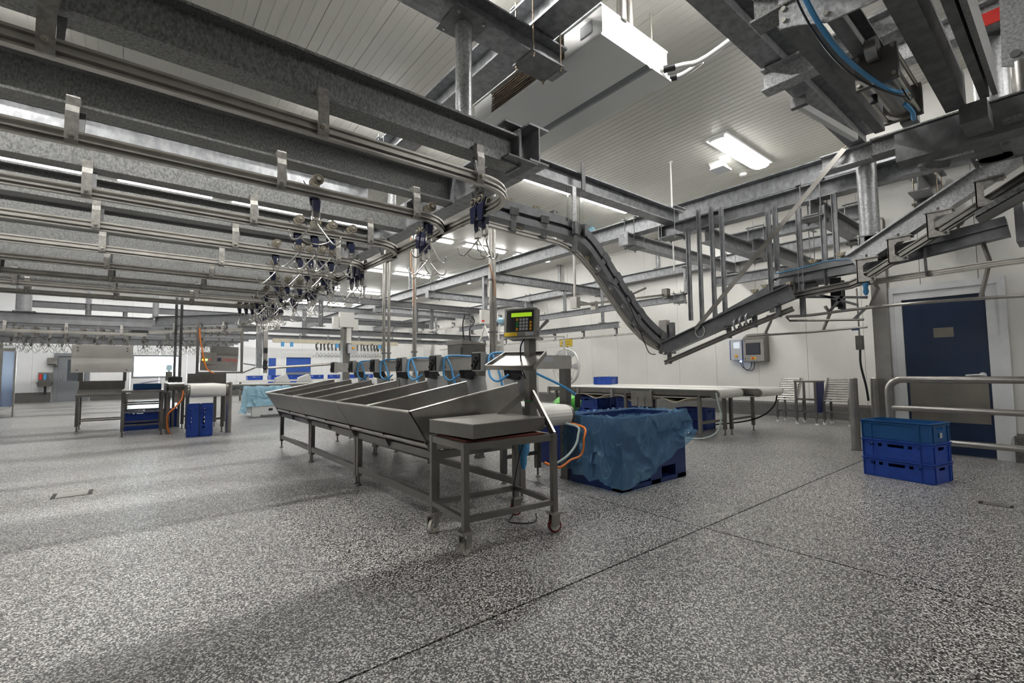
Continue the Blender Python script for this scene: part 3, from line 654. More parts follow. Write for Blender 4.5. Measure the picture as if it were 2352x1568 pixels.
for y in (2.98, 2.9, 2.82): MB().tube(arc((XC, y, 1.78 + (2.95 - y) * .4), .075, 100, 350, 10, plane='xz'), 0.014).build('guide_loop', 'galv', cl)
MB().tube([(XC - .02, 3.5 + .07 * math.cos(t / 3), 1.72 + .09 * math.sin(t / 3)) for t in range(20)], 0.006).build('cable_loop', 'cable_white', cl)
# second track behind, climbing to the same loop
t2 = [(6.66, 4.3, 1.6), (6.9, 4.2, 1.62), (7.0, 3.9, 1.74), (7.0, 3.2, 2.05), (7.0, 2.6, 2.3), (7.0, 2.2, 2.32)]
track('rear chain track climbing behind the heavy track', smooth(t2, 4), 0.2, 0.12, None, [], carriers=[((7.0, 3.0, 2.28), 1.5), ((7.0, 2.85, 2.33), 1.5)])
MB().bx(6.62, 6.7, 4.12, 4.18, 1.42, 1.92).build('end_bracket', 'galv_dark', qc)
rs = T('sensor_bracket', 'small steel sensor bracket above the low bend', 'sensor', (6.75, 4.35, 1.75))
MB().bx(6.72, 6.78, 4.3, 4.4, 1.72, 1.9).build('body', 'black_plastic', rs); MB().bx(6.7, 6.71, 4.28, 4.42, 1.7, 1.98).bx(6.79, 6.8, 4.28, 4.42, 1.7, 1.98).build('bracket', 'stainless', rs)
# upper loop
XU = 6.75
lp = [(XU + .32, 2.0, 2.38), (XU + .3, 2.4, 2.38)] + arc((XU + .15, 2.45, 2.38), .17, 0, 180, 8) + [(XU - .02, 2.3, 2.385), (XU, 1.6, 2.42), (XU, .9, 2.5), (XU, .42, 2.56)]
lg = [(XU + .1, 2.56, 2.16)] + arc((XU + .1, 2.45, 2.16), .11, 90, 180, 5) + [(XU, 1.9, 2.17), (XU, 1.3, 2.18), (XU, .6, 2.2), (XU, .2, 2.2)]
track('upper loop chain track in front of the cream wall', lp, 0.2, 0.13, lg,
      [((XU - .09, y, 2.42 + (1.6 - y) * .08), (XU - .05, y, 2.16)) for y in (2.35, 2.0, 1.05)], carriers=[((XU, 2.15, 2.52), 1.57), ((XU, 1.85, 2.55), 1.57), ((XU, .78, 2.66), 1.57), ((XU, .55, 2.7), 1.57), ((XU - .1, 2.4, 2.26), .9)])
MB().tube(smooth([(XU - .09, 2.58, 2.44), (XU - .09, 2.2, 2.47), (XU - .09, 1.95, 2.5), (XU - .09, 1.7, 2.47)], 4), .005, 6).build('blue_air_line', 'hose_blue', bpy.data.objects['chain_conveyor.003'] if 'chain_conveyor.003' in bpy.data.objects else cl)
sb = T('chain_spool', 'dark toothed chain bundle hanging at the loop end', 'chain', (6.95, 2.0, 2.0))
for i in range(7):
    MB().box((6.9 + .02 * i, 1.95 + .03 * math.sin(i), 2.14 - .01 * i), (.03, .1, .34 + .03 * math.sin(i * 2)), .3 * i).build('link', 'black_plastic', sb)
lower = T('tube_guide', 'pair of stainless guide tubes under the upper loop', 'guide', (XU, 1.6, 1.6))
MB().tube(smooth([(XU, 2.5, 1.86), (XU, 2.2, 1.85), (XU, 1.8, 1.87), (XU, 1.2, 1.88), (XU, .5, 1.86), (XU - .1, -.2, 1.82)], 4), .018).build('guide_tube', 'stainless', lower)
MB().tube([(XU, 2.5, 1.86), (XU, 2.46, 1.8), (XU, 1.65, 1.74)], .014).build('guide_tube', 'stainless_dark', lower)
MB().tube([(XU, 3.02, 1.63), (XU, 2.2, 1.63), (XU, 1.62, 1.65)], .014).build('guide_tube', 'stainless', lower)
for y, z0, z1 in ((2.05, 1.63, 1.95), (1.55, 1.87, 2.2), (.62, 1.86, 2.5), (2.75, 1.63, 1.9)):
    MB().tube([(XU + .02, y, z1), (XU + .02, y - .05, (z0 + z1) / 2 + .06), (XU + .02, y + .03, z0 + .03), (XU + .02, y + .02, z0)], .02, 4).build('stay', 'stainless', lower)
for a, b_ in (((XU, 2.2, 2.15), (XU, 1.7, 1.92)), ((XU, 2.3, 2.1), (XU, 1.6, 2.0)), ((XU, 2.0, 1.87), (XU, 1.85, 2.05)), ((XU, 1.6, 1.9), (XU, 1.75, 1.75))):
    MB().bar(a, b_, .02, .03).build('stay', 'galv_dark', lower)
bag = one('glove_knot', 'blue glove tied to the guide rail beside the corner post', 'glove', MB().lathe((6.7, 1.6, 2.02), (0, 0, 1), [(.012, 0), (.03, .04), (.022, .09), (.034, .14), (.02, .2), (.008, .24)], 9), 'hose_blue')
wl_ = T('water_lance', 'steel water valve with hose beside the corner post', 'valve', (7.9, 1.98, 1.0))
MB().tube([(8.0, 2.02, 2.3), (8.0, 2.02, 1.5)], .012).build('pipe', 'stainless', wl_); MB().bx(7.96, 8.04, 1.98, 2.06, 1.42, 1.62).build('valve_body', 'stainless_dark', wl_)
MB().box((8.0, 2.06, 1.72), (.03, .09, .04)).build('valve_handle', 'box_blue', wl_)
MB().tube(smooth([(8.0, 2.02, 1.42), (7.99, 2.02, 1.2), (8.02, 1.98, .9), (8.05, 1.97, .7)], 5), .014).build('hose', 'black_plastic', wl_)
# ---------------------------------------------------------------- inclined rail on the right with C brackets
XI = 6.5
inc0, inc1 = V((XI, 1.66, 2.4)), V((XI, -.43, 3.63))
iv = T('inclined_rail', 'galvanised inclined beam with bracketed rail climbing past the door', 'rail', (XI, .8, 2.3))
MB().beam(inc0, inc1, 0.2, 0.16, .012, .016).build('beam_section', 'galv_spangle', iv)
dd = (inc1 - inc0).normalized(); r0 = V((XI + .05, 1.93, 2.13)); r1 = inc0 + dd * .1 + V((-.02, 0, -.27))
MB().sweep(RPROF, [(XI + .13, 2.4, 2.1), r0, r1 + V((0, .12, -.045)), r1, inc1 + V((-.02, 0, -.27))]).build('rail_section', 'stainless_dark', iv)
for f in (.06, .2, .36, .54, .7, .9):
    p = inc0.lerp(inc1, f)
    q = MB(); pl = [(0, .13), (.2, .13), (.2, .08), (.09, .08), (.06, .05), (.06, -.05), (.1, -.09), (.17, -.09), (.17, -.13), (0, -.13)]
    q.prism([(p.x - .1, p.y + .07 - a, p.z - .2 + b) for a, b in pl], (.012, 0, 0)); q.bx(p.x - .1, p.x - .03, p.y + .06, p.y + .072, p.z - .33, p.z - .08); q.bx(p.x - .12, p.x + .02, p.y - .14, p.y + .08, p.z - .075, p.z - .06)
    g = q.build('bracket', 'hanger_grey', iv)
    MB().cyl((p.x - .06, p.y - .02, p.z - .06), (p.x - .06, p.y - .02, p.z - .02), .012, 6).cyl((p.x - .1, p.y - .07, p.z - .3), (p.x - .14, p.y - .07, p.z - .3), .014, 8).build('bolt', 'galv_dark', g)
gp = one('drip_plate', 'wide galvanised drip plate beneath the inclined rail', 'plate', MB().prism([(6.05, .58, 2.55), (6.4, .58, 2.55), (6.4, -.6, 3.15), (6.05, -.6, 3.15)], (0, 0, .01)).prism([(6.05, .58, 2.61), (6.05, -.6, 3.21), (6.05, -.6, 3.15), (6.05, .58, 2.55)], (.01, 0, 0)), 'galv_stain')
# drive unit at the right edge
du = T('drive_unit', 'greasy sprocket drive unit at the right edge', 'machine', (6.6, .2, 2.4))
MB().bx(6.5, 6.85, .3, .36, 2.35, 2.72).build('side_plate', 'track_alu', du); MB().bx(6.5, 6.85, -.2, .28, 2.62, 2.66).build('cover', 'stainless_dark', du)
for i in range(6): MB().lathe((6.6 + .04 * i, .12 - .07 * i, 2.55 + .03 * (i % 2)), (0, 1, .2), [(.02, 0), (.07, .01), (.07, .035), (.02, .045)], 10).build('sprocket', 'carrier_cream' if i % 2 else 'galv_dark', du)
# ---------------------------------------------------------------- pneumatic lifting frame at top right
lf_ = T('pneumatic_lift', 'dark channel frame of the pneumatic lifting section', 'machine', (4.2, .7, 3.1))
for y, x0, x1 in ((.91, 2.95, 4.95), (.5, 2.3, 5.0), (.35, 2.3, 4.95)):
    if y > .8:
        MB().chan((x0, y - .06, 3.33), (x1, y - .06, 3.33), .26, .07, .012).build('channel', 'galv_dark', lf_)
        MB().chan((x0, y + .07, 3.33), (x1, y + .07, 3.33), .26, .07, .012, flip=-1).build('channel', 'galv_dark', lf_)
    elif y > .4: MB().bx(x0, x1, y - .02, y + .1, 3.2, 3.46).build('box_member', 'galv_dark', lf_)
    else:
        MB().bx(x0, x1, y, y + .05, 3.2, 3.46).build('box_member', 'galv_dark', lf_); MB().bx(x0, x1, y - .045, y - .015, 3.2, 3.46).build('box_member', 'galv_stain', lf_)
for x, y0, y1, z, h in ((2.98, .2, 1.2, 3.42, .22), (5.3, -.4, 1.15, 3.2, .16), (5.75, -.4, .9, 3.12, .14)):
    MB().beam((x, y0, z), (x, y1, z), h, .16, .012, .014).build('cross_member', 'galv_stain', lf_)
MB().prism([(2.92, 1.04, 3.5), (2.92, 1.04, 3.19), (2.92, .95, 3.16), (2.92, .8, 3.085), (2.92, .55, 3.065), (2.92, .4, 3.3), (2.92, .4, 3.5)], (.012, 0, 0)).build('gusset', 'galv_spangle', lf_)
for y, z in ((1.01, 3.29), (1.01, 3.22), (.8, 3.13), (.6, 3.2)): MB().cyl((2.92, y, z), (2.9, y, z), .014, 12).build('bolt', 'bolt_zinc', lf_)
for x in (3.8, 4.1): MB().cyl((x, .92, 3.3), (x, .82, 3.3), .016, 6).build('bolt', 'galv_dark', lf_)
MB().bx(4.75, 5.7, .35, .5, 2.98, 3.12).bx(5.1, 5.3, .15, .95, 2.95, 3.2).build('catch_arm', 'galv_dark', lf_)
MB().tube(arc((5.55, .62, 3.05), .22, 20, 250, 12), .05, 4).build('bend_plate', 'galv_dark', lf_)
MB().bx(5.0, 5.9, -.3, .3, 3.0, 3.02).bx(5.2, 6.0, .0, .06, 2.9, 3.1).build('base_member', 'galv_stain', lf_)
cyl = T('air_cylinder', 'beige pneumatic cylinder with blue air hose in lifting frame', 'cylinder', (4.3, .85, 3.1))
[MB().bx(xe, xe + .04, .74, .96, 3.1, 3.32).build('end_block', 'stainless_dark', cyl) for xe in (3.95, 4.62)]
MB().cyl((3.99, .85, 3.21), (4.62, .85, 3.21), .085, 24).build('barrel', 'stainless', cyl)
for sy in (-1, 1):
    for sz in (-1, 1): MB().cyl((3.93, .85 + sy * .09, 3.21 + sz * .09), (4.69, .85 + sy * .09, 3.21 + sz * .09), .011, 8).build('tie_rod', 'bolt_zinc', cyl)
MB().cyl((4.66, .85, 3.21), (4.85, .85, 3.21), .025, 12).bx(4.8, 4.9, .8, .9, 3.14, 3.28).build('piston_rod', 'stainless_bright', cyl)
MB().lathe((3.9, .85, 3.3), (0, 1, 0), [(.07, -.03), (.07, -.01), (.07, .01), (.07, .03)], 18).build('clevis', 'stainless', cyl)
MB().tube(smooth([(3.0, .98, 3.62), (3.1, .97, 3.35), (3.4, .93, 3.17), (3.8, .88, 3.12), (4.1, .8, 3.08), (4.25, .76, 3.12)], 6), .014).build('air_hose', 'hose_blue', cyl)
MB().tube(smooth([(3.0, 1.0, 3.6), (3.1, 1.0, 3.33), (3.42, .96, 3.15), (3.8, .9, 3.09), (4.15, .78, 3.06), (4.3, .74, 3.1), (4.22, .74, 3.04), (4.15, .76, 3.1)], 6), .006, 6).build('air_hose', 'black_plastic', cyl)
MB().tube(smooth([(4.3, .78, 3.06), (4.4, .76, 3.03), (4.55, .78, 3.04), (4.62, .8, 3.1)], 5), .013).build('air_hose', 'hose_blue', cyl)
MB().cyl((4.1, .9, 3.1), (4.1, .9, 3.05), .022, 12).build('fitting', 'black_plastic', cyl)
cyl.location = V(cyl.location) + V((-.35, -.11, -.13))
# beams and painted stop above the lifting frame
rbm = steel('galvanised beam with a red painted end above the lifting frame', (5.95, -.6, 4.35), (5.95, 1.35, 4.35), .24, .18, 'galv_spangle')
MB().bx(5.84, 5.855, .3, .5, 4.22, 4.34).build('red_stripe', 'red_paint', rbm, 'bright red painted face')
tube_post('fat galvanised post behind the red painted beam end', 6.15, .42, 3.1, 4.22, .12, plates=(.16, .14))
hp = T('hinge_arm', 'tall galvanised hinge arm at the right edge', 'arm', (5.4, .2, 3.0))
MB().prism([(5.4, .28, 4.3), (5.4, .16, 4.3), (5.4, .13, 3.62), (5.4, .2, 3.55), (5.4, .3, 3.6)], (.016, 0, 0)).build('arm_plate', 'galv_spangle', hp)
MB().cyl((5.395, .22, 3.66), (5.38, .22, 3.66), .03, 14).build('pin', 'galv_dark', hp); MB().cyl((5.45, .2, 3.6), (5.45, .2, 3.05), .06, 14).build('sleeve', 'stainless', hp)
MB().bx(5.3, 5.36, .02, .12, 3.0, 4.6).build('upright', 'galv_dark', hp)
# grey-white strut lamp arm
wa = T('strut', 'white square strut clamped to the upper beam', 'strut', (5.3, 1.5, 3.6))
MB().bar((4.9, 1.62, 3.72), (5.9, 1.42, 3.62), .05, .07).build('arm', 'enamel_white', wa); MB().box((4.88, 1.6, 3.72), (.06, .14, .09)).build('clamp_jaw', 'galv_dark', wa)
# ---------------------------------------------------------------- cooler unit under the ceiling
ac = T('air_cooler', 'white ceiling air cooler with long drip tray', 'cooler', (3.95, 3.8, 4.4))
MB().prism([(3.42, 2.78, 4.42), (4.5, 2.78, 4.42), (4.5, 2.78, 4.72), (3.42, 2.78, 4.72)], (0, .5, 0)).build('end_casing', 'enamel_white', ac)
MB().prism([(3.42, 4.55, 4.42), (4.5, 4.55, 4.42), (4.5, 4.55, 4.72), (3.42, 4.55, 4.72)], (0, .35, 0)).build('end_casing', 'enamel_white', ac)
MB().bx(3.48, 4.44, 3.28, 4.55, 4.44, 4.72).build('coil', 'fin_brown', ac)
for i in range(9): MB().tube([(3.44, 3.28, 4.46 + .03 * i), (3.44, 4.55, 4.46 + .03 * i)], .008, 6).build('coil_tube', 'fin_brown', ac)
MB().bx(3.38, 4.54, 2.76, 4.94, 4.395, 4.42).build('drip_tray', 'enamel_white', ac)
MB().prism([(4.08, 2.755, 4.395), (4.14, 2.755, 4.375), (4.2, 2.755, 4.395)], (0, 2.19, 0)).build('tray_seam', 'enamel_grey', ac)
MB().bx(3.4, 4.52, 2.78, 4.92, 4.72, 4.74).build('top_panel', 'enamel_white', ac)
MB().bx(3.41, 3.418, 2.9, 3.05, 4.52, 4.64).build('rating_plate', 'key_grey', ac)
for x in (3.5, 4.4):
    for y in (2.9, 4.8): MB().cyl((x, y, 4.72), (x, y, 5.2), .012, 8).build('hanger_rod', 'bolt_zinc', ac)
MB().cyl((3.75, 2.8, 4.72), (3.75, 2.8, 5.2), .05, 18).cyl((3.9, 2.82, 4.72), (3.9, 2.82, 5.2), .04, 18).build('refrigerant_pipe', 'stainless', ac)
ac.location = V(ac.location) + V((-.11, -.09, -.1))
dp = T('drain_pipe', 'white plastic drain pipes leaving the cooler', 'pipe', (4.5, 2.3, 4.4))
MB().tube(smooth([(4.25, 2.68, 4.36), (4.38, 2.5, 4.37), (4.5, 2.3, 4.4), (4.6, 1.6, 4.6), (4.65, .6, 4.75)], 4), .028, 12).build('pipe', 'pipe_white', dp)
MB().tube(smooth([(4.44, 2.72, 4.36), (4.5, 2.62, 4.36), (4.53, 2.5, 4.38), (4.52, 2.36, 4.4)], 4), .028, 12).build('pipe', 'pipe_white', dp)
MB().cyl((4.27, 2.66, 4.36), (4.33, 2.56, 4.365), .036, 14).cyl((4.45, 2.7, 4.36), (4.49, 2.64, 4.36), .036, 14).build('coupling', 'black_plastic', dp)
MB().cyl((4.6, 1.6, 4.6), (4.6, 1.6, 5.1), .006, 6).build('hanger_rod', 'pipe_white', dp)
# small fittings on the ceiling
hb_ = T('alarm_horn', 'white wedge shaped horn box on the ceiling', 'horn', (8.5, 4.25, 5.1))
MB().prism([(8.38, 4.12, 5.1), (8.62, 4.12, 5.1), (8.66, 4.05, 4.96), (8.34, 4.05, 4.96)], (0, .22, 0)).build('body', 'enamel_white', hb_); MB().bx(8.34, 8.66, 4.03, 4.29, 4.93, 4.96).build('mouth', 'key_grey', hb_)
sd = T('smoke_detector', 'round white detector on the ceiling near the horn', 'detector', (9.4, 4.15, 5.1))
MB().lathe((9.4, 4.15, 5.1), (0, 0, -1), [(.07, 0), (.07, .025), (.05, .05), (.02, .055)], 20).build('body', 'enamel_white', sd)
MB().lathe((9.4, 4.15, 5.05), (0, 0, -1), [(.025, 0), (.025, .012), (.008, .014)], 12).build('lens', 'key_grey', sd)
rd = T('drop_rod', 'thin white rod dropping from the ceiling to the cross beam', 'rod', (9.3, 5.35, 3.9))
MB().cyl((7.75, 4.75, 3.0), (7.75, 4.75, 5.1), .014, 8).build('rod', 'pipe_white', rd); MB().cyl((7.75, 4.75, 5.085), (7.75, 4.75, 5.1), .04, 14).build('flange', 'pipe_white', rd)
gb = one('ceiling_glove', 'light blue plastic bag tied round a ceiling fitting', 'bag', MB().lathe((9.6, 8.35, 4.86), (0, 0, 1), [(.03, 0), (.1, .03), (.12, .12), (.09, .2), (.04, .24)], 10), 'film_light')
# ---------------------------------------------------------------- hook trolleys
def trolley():
    t = T('hook_trolley', 'x', 'hook', (0, 0, 0))
    for s in (-1, 1):
        MB().lathe((0, s * .052 - .012, .098), (0, 1, 0), [(.034, .0), (.043, .0), (.046, .012), (.043, .024), (.034, .024), (.034, .0)], 20).build('wheel', 'wheel_tread', t)
        MB().lathe((0, s * .052 - .012, .098), (0, 1, 0), [(.01, .006), (.034, .006), (.034, .018), (.01, .018)], 16).build('wheel_disc', 'black_plastic', t)
        MB().lathe((0, s * .052 - .012 + (-.002 if s < 0 else .026), .098), (0, 1, 0), [(.016, -.008), (.018, 0), (.016, .008)], 10).build('hub', 'bolt_zinc', t)
    MB().prism([(-.075, .045, .07), (.05, .045, .05), (.035, .045, -.1), (-.03, .045, -.1), (-.05, .045, .02), (-.09, .045, .1)], (0, .018, 0)).build('side_arm', 'navy_plastic', t)
    MB().prism([(-.032, -.022, -.07), (.032, -.022, -.07), (.023, -.022, -.165), (-.023, -.022, -.165)], (0, .05, 0)).build('strap', 'navy_plastic', t)
    y = MB()
    for s in (-1, 1): y.bx(s * .03 - .003, s * .03 + .003, -.012, .018, -.235, -.14)
    y.bx(-.033, .033, -.012, .018, -.24, -.233); y.cyl((-.04, .003, -.16), (.04, .003, -.16), .008, 8).build('yoke', 'stainless', t)
    h = MB()
    h.tube(smooth([(-.205, 0, -.35), (-.205, 0, -.385), (-.18, 0, -.42), (-.145, 0, -.42), (-.11, 0, -.39), (-.035, 0, -.3), (0, 0, -.26), (.035, 0, -.3), (.11, 0, -.39), (.145, 0, -.42), (.18, 0, -.42), (.205, 0, -.385), (.205, 0, -.35)], 4), [.002] + [.0072] * 47 + [.002], 8)
    h.tube(smooth([(-.12, 0, -.4), (-.05, .03, -.43), (.05, .03, -.43), (.12, 0, -.4)], 3), .006, 6)
    h.tube([(0, 0, -.235), (0, 0, -.262)], .009, 8)
    h.build('hook', 'stainless_bright', t, 'bright double pointed hook')
    return t
TR = trolley(); TR_used = [False]
def place(x, y, z, rz, label, group, hook_rot=None):
    if not TR_used[0]:
        TR_used[0] = True; TR.location = (x, y, z); TR.rotation_euler = (0, 0, rz); tag(TR, label, 'hook', group); return TR
    return dup(TR, (x, y, z), rz, label, group)
def jit(o, a):
    for c in o.children:
        if c.name.startswith('hook'): c.rotation_euler = (0, 0, a)
hk = {1: [1.13, 2.2], 2: [1.28, 1.45, 1.62, 1.84], 3: [1.3, 1.58, 1.71, 1.85, 1.97], 4: [1.5, 1.98, 2.2], 5: [1.78, 1.95, 2.15], 6: [1.85, 2.1], 7: [1.9, 2.05, 2.2], 8: [1.75, 1.88, 2.0, 2.15]}
for k, xs in hk.items():
    for i, x in enumerate(xs):
        lab = 'hook trolley on the %s rail, %s from its left end' % (ORD[k], ORD[i].replace('nearest', 'first'))
        jit(place(x, RAILY[k], RZ, 0, lab, 'hook trolleys on the parallel rails'), random.choice((0, .15, -.2, .5, 1.2)) * (1 if k > 2 or i else .3))
ys = [3.5, 3.62, 4.62, 4.75, 6.6, 6.78, 7.0, 7.9, 8.1, 8.9, 9.1, 9.3, 10.2, 10.4, 11.4, 11.6, 11.8, 12.1, 12.3, 12.5, 12.7, 12.9, 13.1, 13.4, 13.8, 14.2]
for i, y in enumerate(ys):
    lab = {0: 'hook trolley nearest the camera on the collecting rail', 1: 'hook trolley second nearest on the collecting rail'}.get(i, 'hook trolley on the collecting rail below the rail bends')
    jit(place(2.52, y, RZ, math.pi / 2, lab, 'hook trolleys on the collecting rail'), random.uniform(-1.2, 1.2) if i > 1 else (-1.0, -1.75)[i])
# ================================================================ MACHINES ON THE FLOOR
def local(name, label, cat, group=None):
    return T(name, label, cat, (0, 0, 0), group)
def rrect(b, p0, p1, s, up=(0, 0, 1)): return b.bar(p0, p1, s, s, up)
def foot(t, x, y, h=0.1, m='stainless_dark'):
    MB().cyl((x, y, .014), (x, y, h), .012, 8).lathe((x, y, 0), (0, 0, 1), [(.03, 0), (.03, .008), (.014, .02)], 12).build('foot', m, t)
# ---------------------------------------------------------------- trough sorting tables
for k in range(3):
    y0 = 3.22 + 1.665 * k; y1 = y0 + 1.655
    t = T('trough_table', 'stainless trough table with slanted bays, %s' % ['beside the scale cart', 'in the middle of the row', 'farthest from the scale cart'][k], 'table', (2.15, (y0 + y1) / 2, 0), 'row of trough tables')
    SS = 'stainless_dark'
    for y in (y0 + .03, y1 - .03):
        for x in (1.84, 2.72):
            MB().bx(x - .025, x + .025, y - .025, y + .025, .1, .6).build('leg', SS, t); foot(t, x, y)
    for x in (1.84, 2.72):
        MB().bx(x - .02, x + .02, y0 + .055, y1 - .055, .49, .55).build('upper_rail', SS, t)
        MB().bx(x - .02, x + .02, y0 + .055, y1 - .055, .14, .2).build('lower_rail', SS, t)
    for y in (y0 + .03, y1 - .03):
        MB().bx(1.865, 2.695, y - .02, y + .02, .49, .55).build('cross_rail', SS, t)
    MB().prism([(1.6, y0, .87), (1.745, y0, .635), (1.753, y0, .642), (1.612, y0, .87)], (0, y1 - y0, 0)).build('front_panel', SS, t)
    MB().tube([(1.604, y0, .872), (1.604, y1, .872)], .012, 8).build('rim', 'stainless', t)
    MB().prism([(1.745, y0, .635), (2.15, y0, .6), (2.62, y0, .72), (2.62, y0, .73), (2.15, y0, .61), (1.75, y0, .645)], (0, y1 - y0, 0)).build('base_panel', SS, t)
    for x, z in ((1.78, .6), (1.87, .585), (1.97, .575)):
        MB().cyl((x, y0 + .01, z), (x, y1 - .01, z), .022, 12).build('roller', 'stainless', t)
    n = [0, .5] if k < 2 else [0, .5, 1]
    for f in n:
        y = y0 + f * (y1 - y0) + (.0 if f < 1 else -.012)
        dv = MB().prism([(1.6, y, .87), (2.66, y, 1.06), (2.74, y, .7), (2.2, y, .56), (1.8, y, .57), (1.755, y, .635)], (0, .006, 0)).build('divider', 'stainless', t)
        MB().tube([(1.6, y + .003, .876), (2.66, y + .003, 1.066)], .009, 8).build('divider_rim', 'stainless_bright', dv)
    if k == 0:
        for i in range(4): MB().cyl((2.0 + .14 * i, y0 - .006, .64 + .025 * i), (2.0 + .14 * i, y0, .64 + .025 * i), .012, 8).build('bolt', 'stainless', t)
    for f in (.0, .5, 1.0):
        y = y0 + f * (y1 - y0) - (.02 if f == 1 else -.02 if f == 0 else 0)
        MB().prism([(1.72, y, .68), (1.9, y, .68), (1.87, y, .5), (1.81, y, .5)], (0, .01, 0)).build('bracket', SS, t)
# ---------------------------------------------------------------- weighing arms behind the troughs
AY = [3.63, 4.46, 5.29, 6.12, 6.95, 7.78]
for k, y in enumerate(AY):
    t = T('weighing_arm', 'stainless weighing arm with blue hose, %s from the scale cart' % ORD[k].replace('nearest', 'first'), 'machine', (3.0, y, 0), 'weighing arms over the troughs')
    MB().bx(2.53, 3.72, y - .065, y + .065, 1.19, 1.335).build('arm_box', 'arm_steel', t)
    MB().bx(2.5, 2.56, y - .075, y + .075, 1.175, 1.355).build('end_collar', 'arm_steel', t)
    e = MB().bx(2.485, 2.5, y - .065, y + .065, 1.185, 1.345).build('valve_block', 'black_plastic', t)
    for i in range(3): MB().tube(arc((2.478, y + .03 * (i - 1), 1.29 - .035 * i), .026, 0, 320, 8, plane='yz'), .006, 6).build('air_line', 'black_plastic', e)
    for i in (0, 1): MB().cyl((2.62 + .04 * i, y - .066, 1.23 + .07 * i), (2.62 + .04 * i, y - .075, 1.23 + .07 * i), .009, 8).build('bolt', 'stainless_bright', t)
    MB().bx(3.64, 3.72, y - .05, y + .05, .0, 1.19).build('upright', 'stainless_dark', t)
    MB().box((3.68, y, .01), (.1, .12, .02)).build('foot_plate', 'stainless_dark', t)
    MB().prism([(2.86, y - .05, 1.19), (3.0, y - .05, 1.19), (3.04, y - .05, 1.12), (2.98, y - .05, 1.08), (2.88, y - .05, 1.1)], (0, .1, 0)).build('hinge_block', 'black_plastic', t)
    MB().prism([(3.0, y - .26, 1.12), (3.006, y - .26, 1.12), (3.03, y - .29, .88), (3.024, y - .29, .88)], (0, .5, 0)).build('flap', 'flap_grey', t)
    if k < 5:
        MB().tube(smooth([(2.95, y - .07, 1.345), (2.72, y - .08, 1.35), (2.6, y - .085, 1.33), (2.57, y - .1, 1.25), (2.56, y - .13, 1.13), (2.6, y - .2, 1.08), (2.66, y - .28, 1.14)], 5), .011).build('blue_hose', 'hose_blue', t)
        MB().tube(smooth([(2.62, y - .085, 1.33), (2.64, y - .15, 1.2), (2.66, y - .2, 1.0), (2.68, y - .22, .86)], 5), .011).build('blue_hose', 'hose_blue', t)
    if k == 0:
        MB().tube(smooth([(2.65, y - .09, 1.3), (2.9, y - .1, 1.24), (3.2, y - .14, 1.12), (3.5, y - .16, 1.0), (3.66, y - .2, .9)], 5), .013).build('blue_hose', 'hose_blue', t)
        MB().cyl((3.66, y - .2, .78), (3.66, y - .2, .92), .03, 12).build('filter_cup', 'black_plastic', t)
        MB().bx(3.3, 3.44, y - .0665, y - .065, 1.265, 1.32).build('rating_plate', 'key_grey', t)
# take-away belt behind the arms
def belt(label, x0, x1, y0, y1, zt, r, legs, m='belt_white', feet=True, name='belt_conveyor', frame='stainless_dark', slats=True):
    t = T(name, label, 'conveyor', ((x0 + x1) / 2, y0, 0))
    zc = zt - r; n = 10
    # modular belt wrapped round a faceted end drum
    out = [(x0 + .03, y1, zt)]
    prof = []
    for i in range(n + 1):
        a = math.radians(90 - 180 * i / n); prof.append((y0 + r - r * math.cos(a), zc + r * math.sin(a)))
    pts = [(y1, zt)] + prof + [(y1, zc - r)]
    inn = [(y1, zc - r + .012)] + [(y0 + r - (r - .012) * math.cos(math.radians(-90 + 180 * i / n)), zc + (r - .012) * math.sin(math.radians(-90 + 180 * i / n))) for i in range(n + 1)] + [(y1, zt - .012)]
    poly = [(x0 + .03, a, b) for a, b in pts + inn]
    MB().prism(poly, (x1 - x0 - .06, 0, 0)).build('belt', m, t)
    for x in (x0, x1):
        MB().lathe((x - .02 if x == x0 else x - .03, y0 + r, zc), (1, 0, 0), [(.02, 0), (r * .93, .005), (r * .93, .045), (.02, .05)], 14).build('end_plate', 'stainless_dark', t)
        MB().bx(x - .01, x + .01, y0 + r, y1, zc - .03, zc + r - .015).build('side_rail', frame, t)
    for y, z0 in legs:
        for x in (x0 + .02, x1 - .02):
            MB().bx(x - .03, x + .03, y - .025, y + .025, .1, zc - .02).build('leg', frame, t)
            if feet: foot(t, x, y)
        MB().bx(x0 + .05, x1 - .05, y - .02, y + .02, .25, .29).build('cross_tie', frame, t)
    return t
bt = belt('white slat belt passing behind the scale cart, ending over the blue bin', 3.0, 3.52, 3.34, 9.0, .82, .105, [(3.9, 0), (6.5, 0), (8.4, 0)])
c1 = belt('left belt of the white pair by the wall', 7.3, 8.17, 3.75, 7.75, .83, .075, [(4.1, 0), (5.6, 0), (7.5, 0)])
c2 = belt('right belt of the white pair, nearer the wall', 8.27, 9.17, 3.5, 7.75, .83, .075, [(4.05, 0), (6.2, 0), (7.6, 0)])
for i, (y0, y1) in enumerate(((4.15, 5.0), (5.05, 5.9), (5.95, 6.8), (6.85, 7.7))):
    pts = smooth([(7.36, y0, .7), (7.36, y0 + (y1 - y0) * .25, .66), (7.36, (y0 + y1) / 2, .6 - .02 * (i % 2)), (7.36, y0 + (y1 - y0) * .75, .66), (7.36, y1, .7)], 4)
    MB().sweep([(-.4, -.006), (.4, -.006), (.4, .006), (-.4, .006)], [(p[0] + .38, p[1], p[2]) for p in pts]).build('return_belt', 'belt_cream', c1, 'sagging cream return belt')
    MB().bx(7.27, 7.3, y1 - .02, y1 + .04, .64, .8).build('hanger_lug', 'stainless', c1)
gd = MB()
for i in range(3): gd.bx(7.255, 7.265, 4.98 + .155 * i, 5.12 + .155 * i, .5, .66)
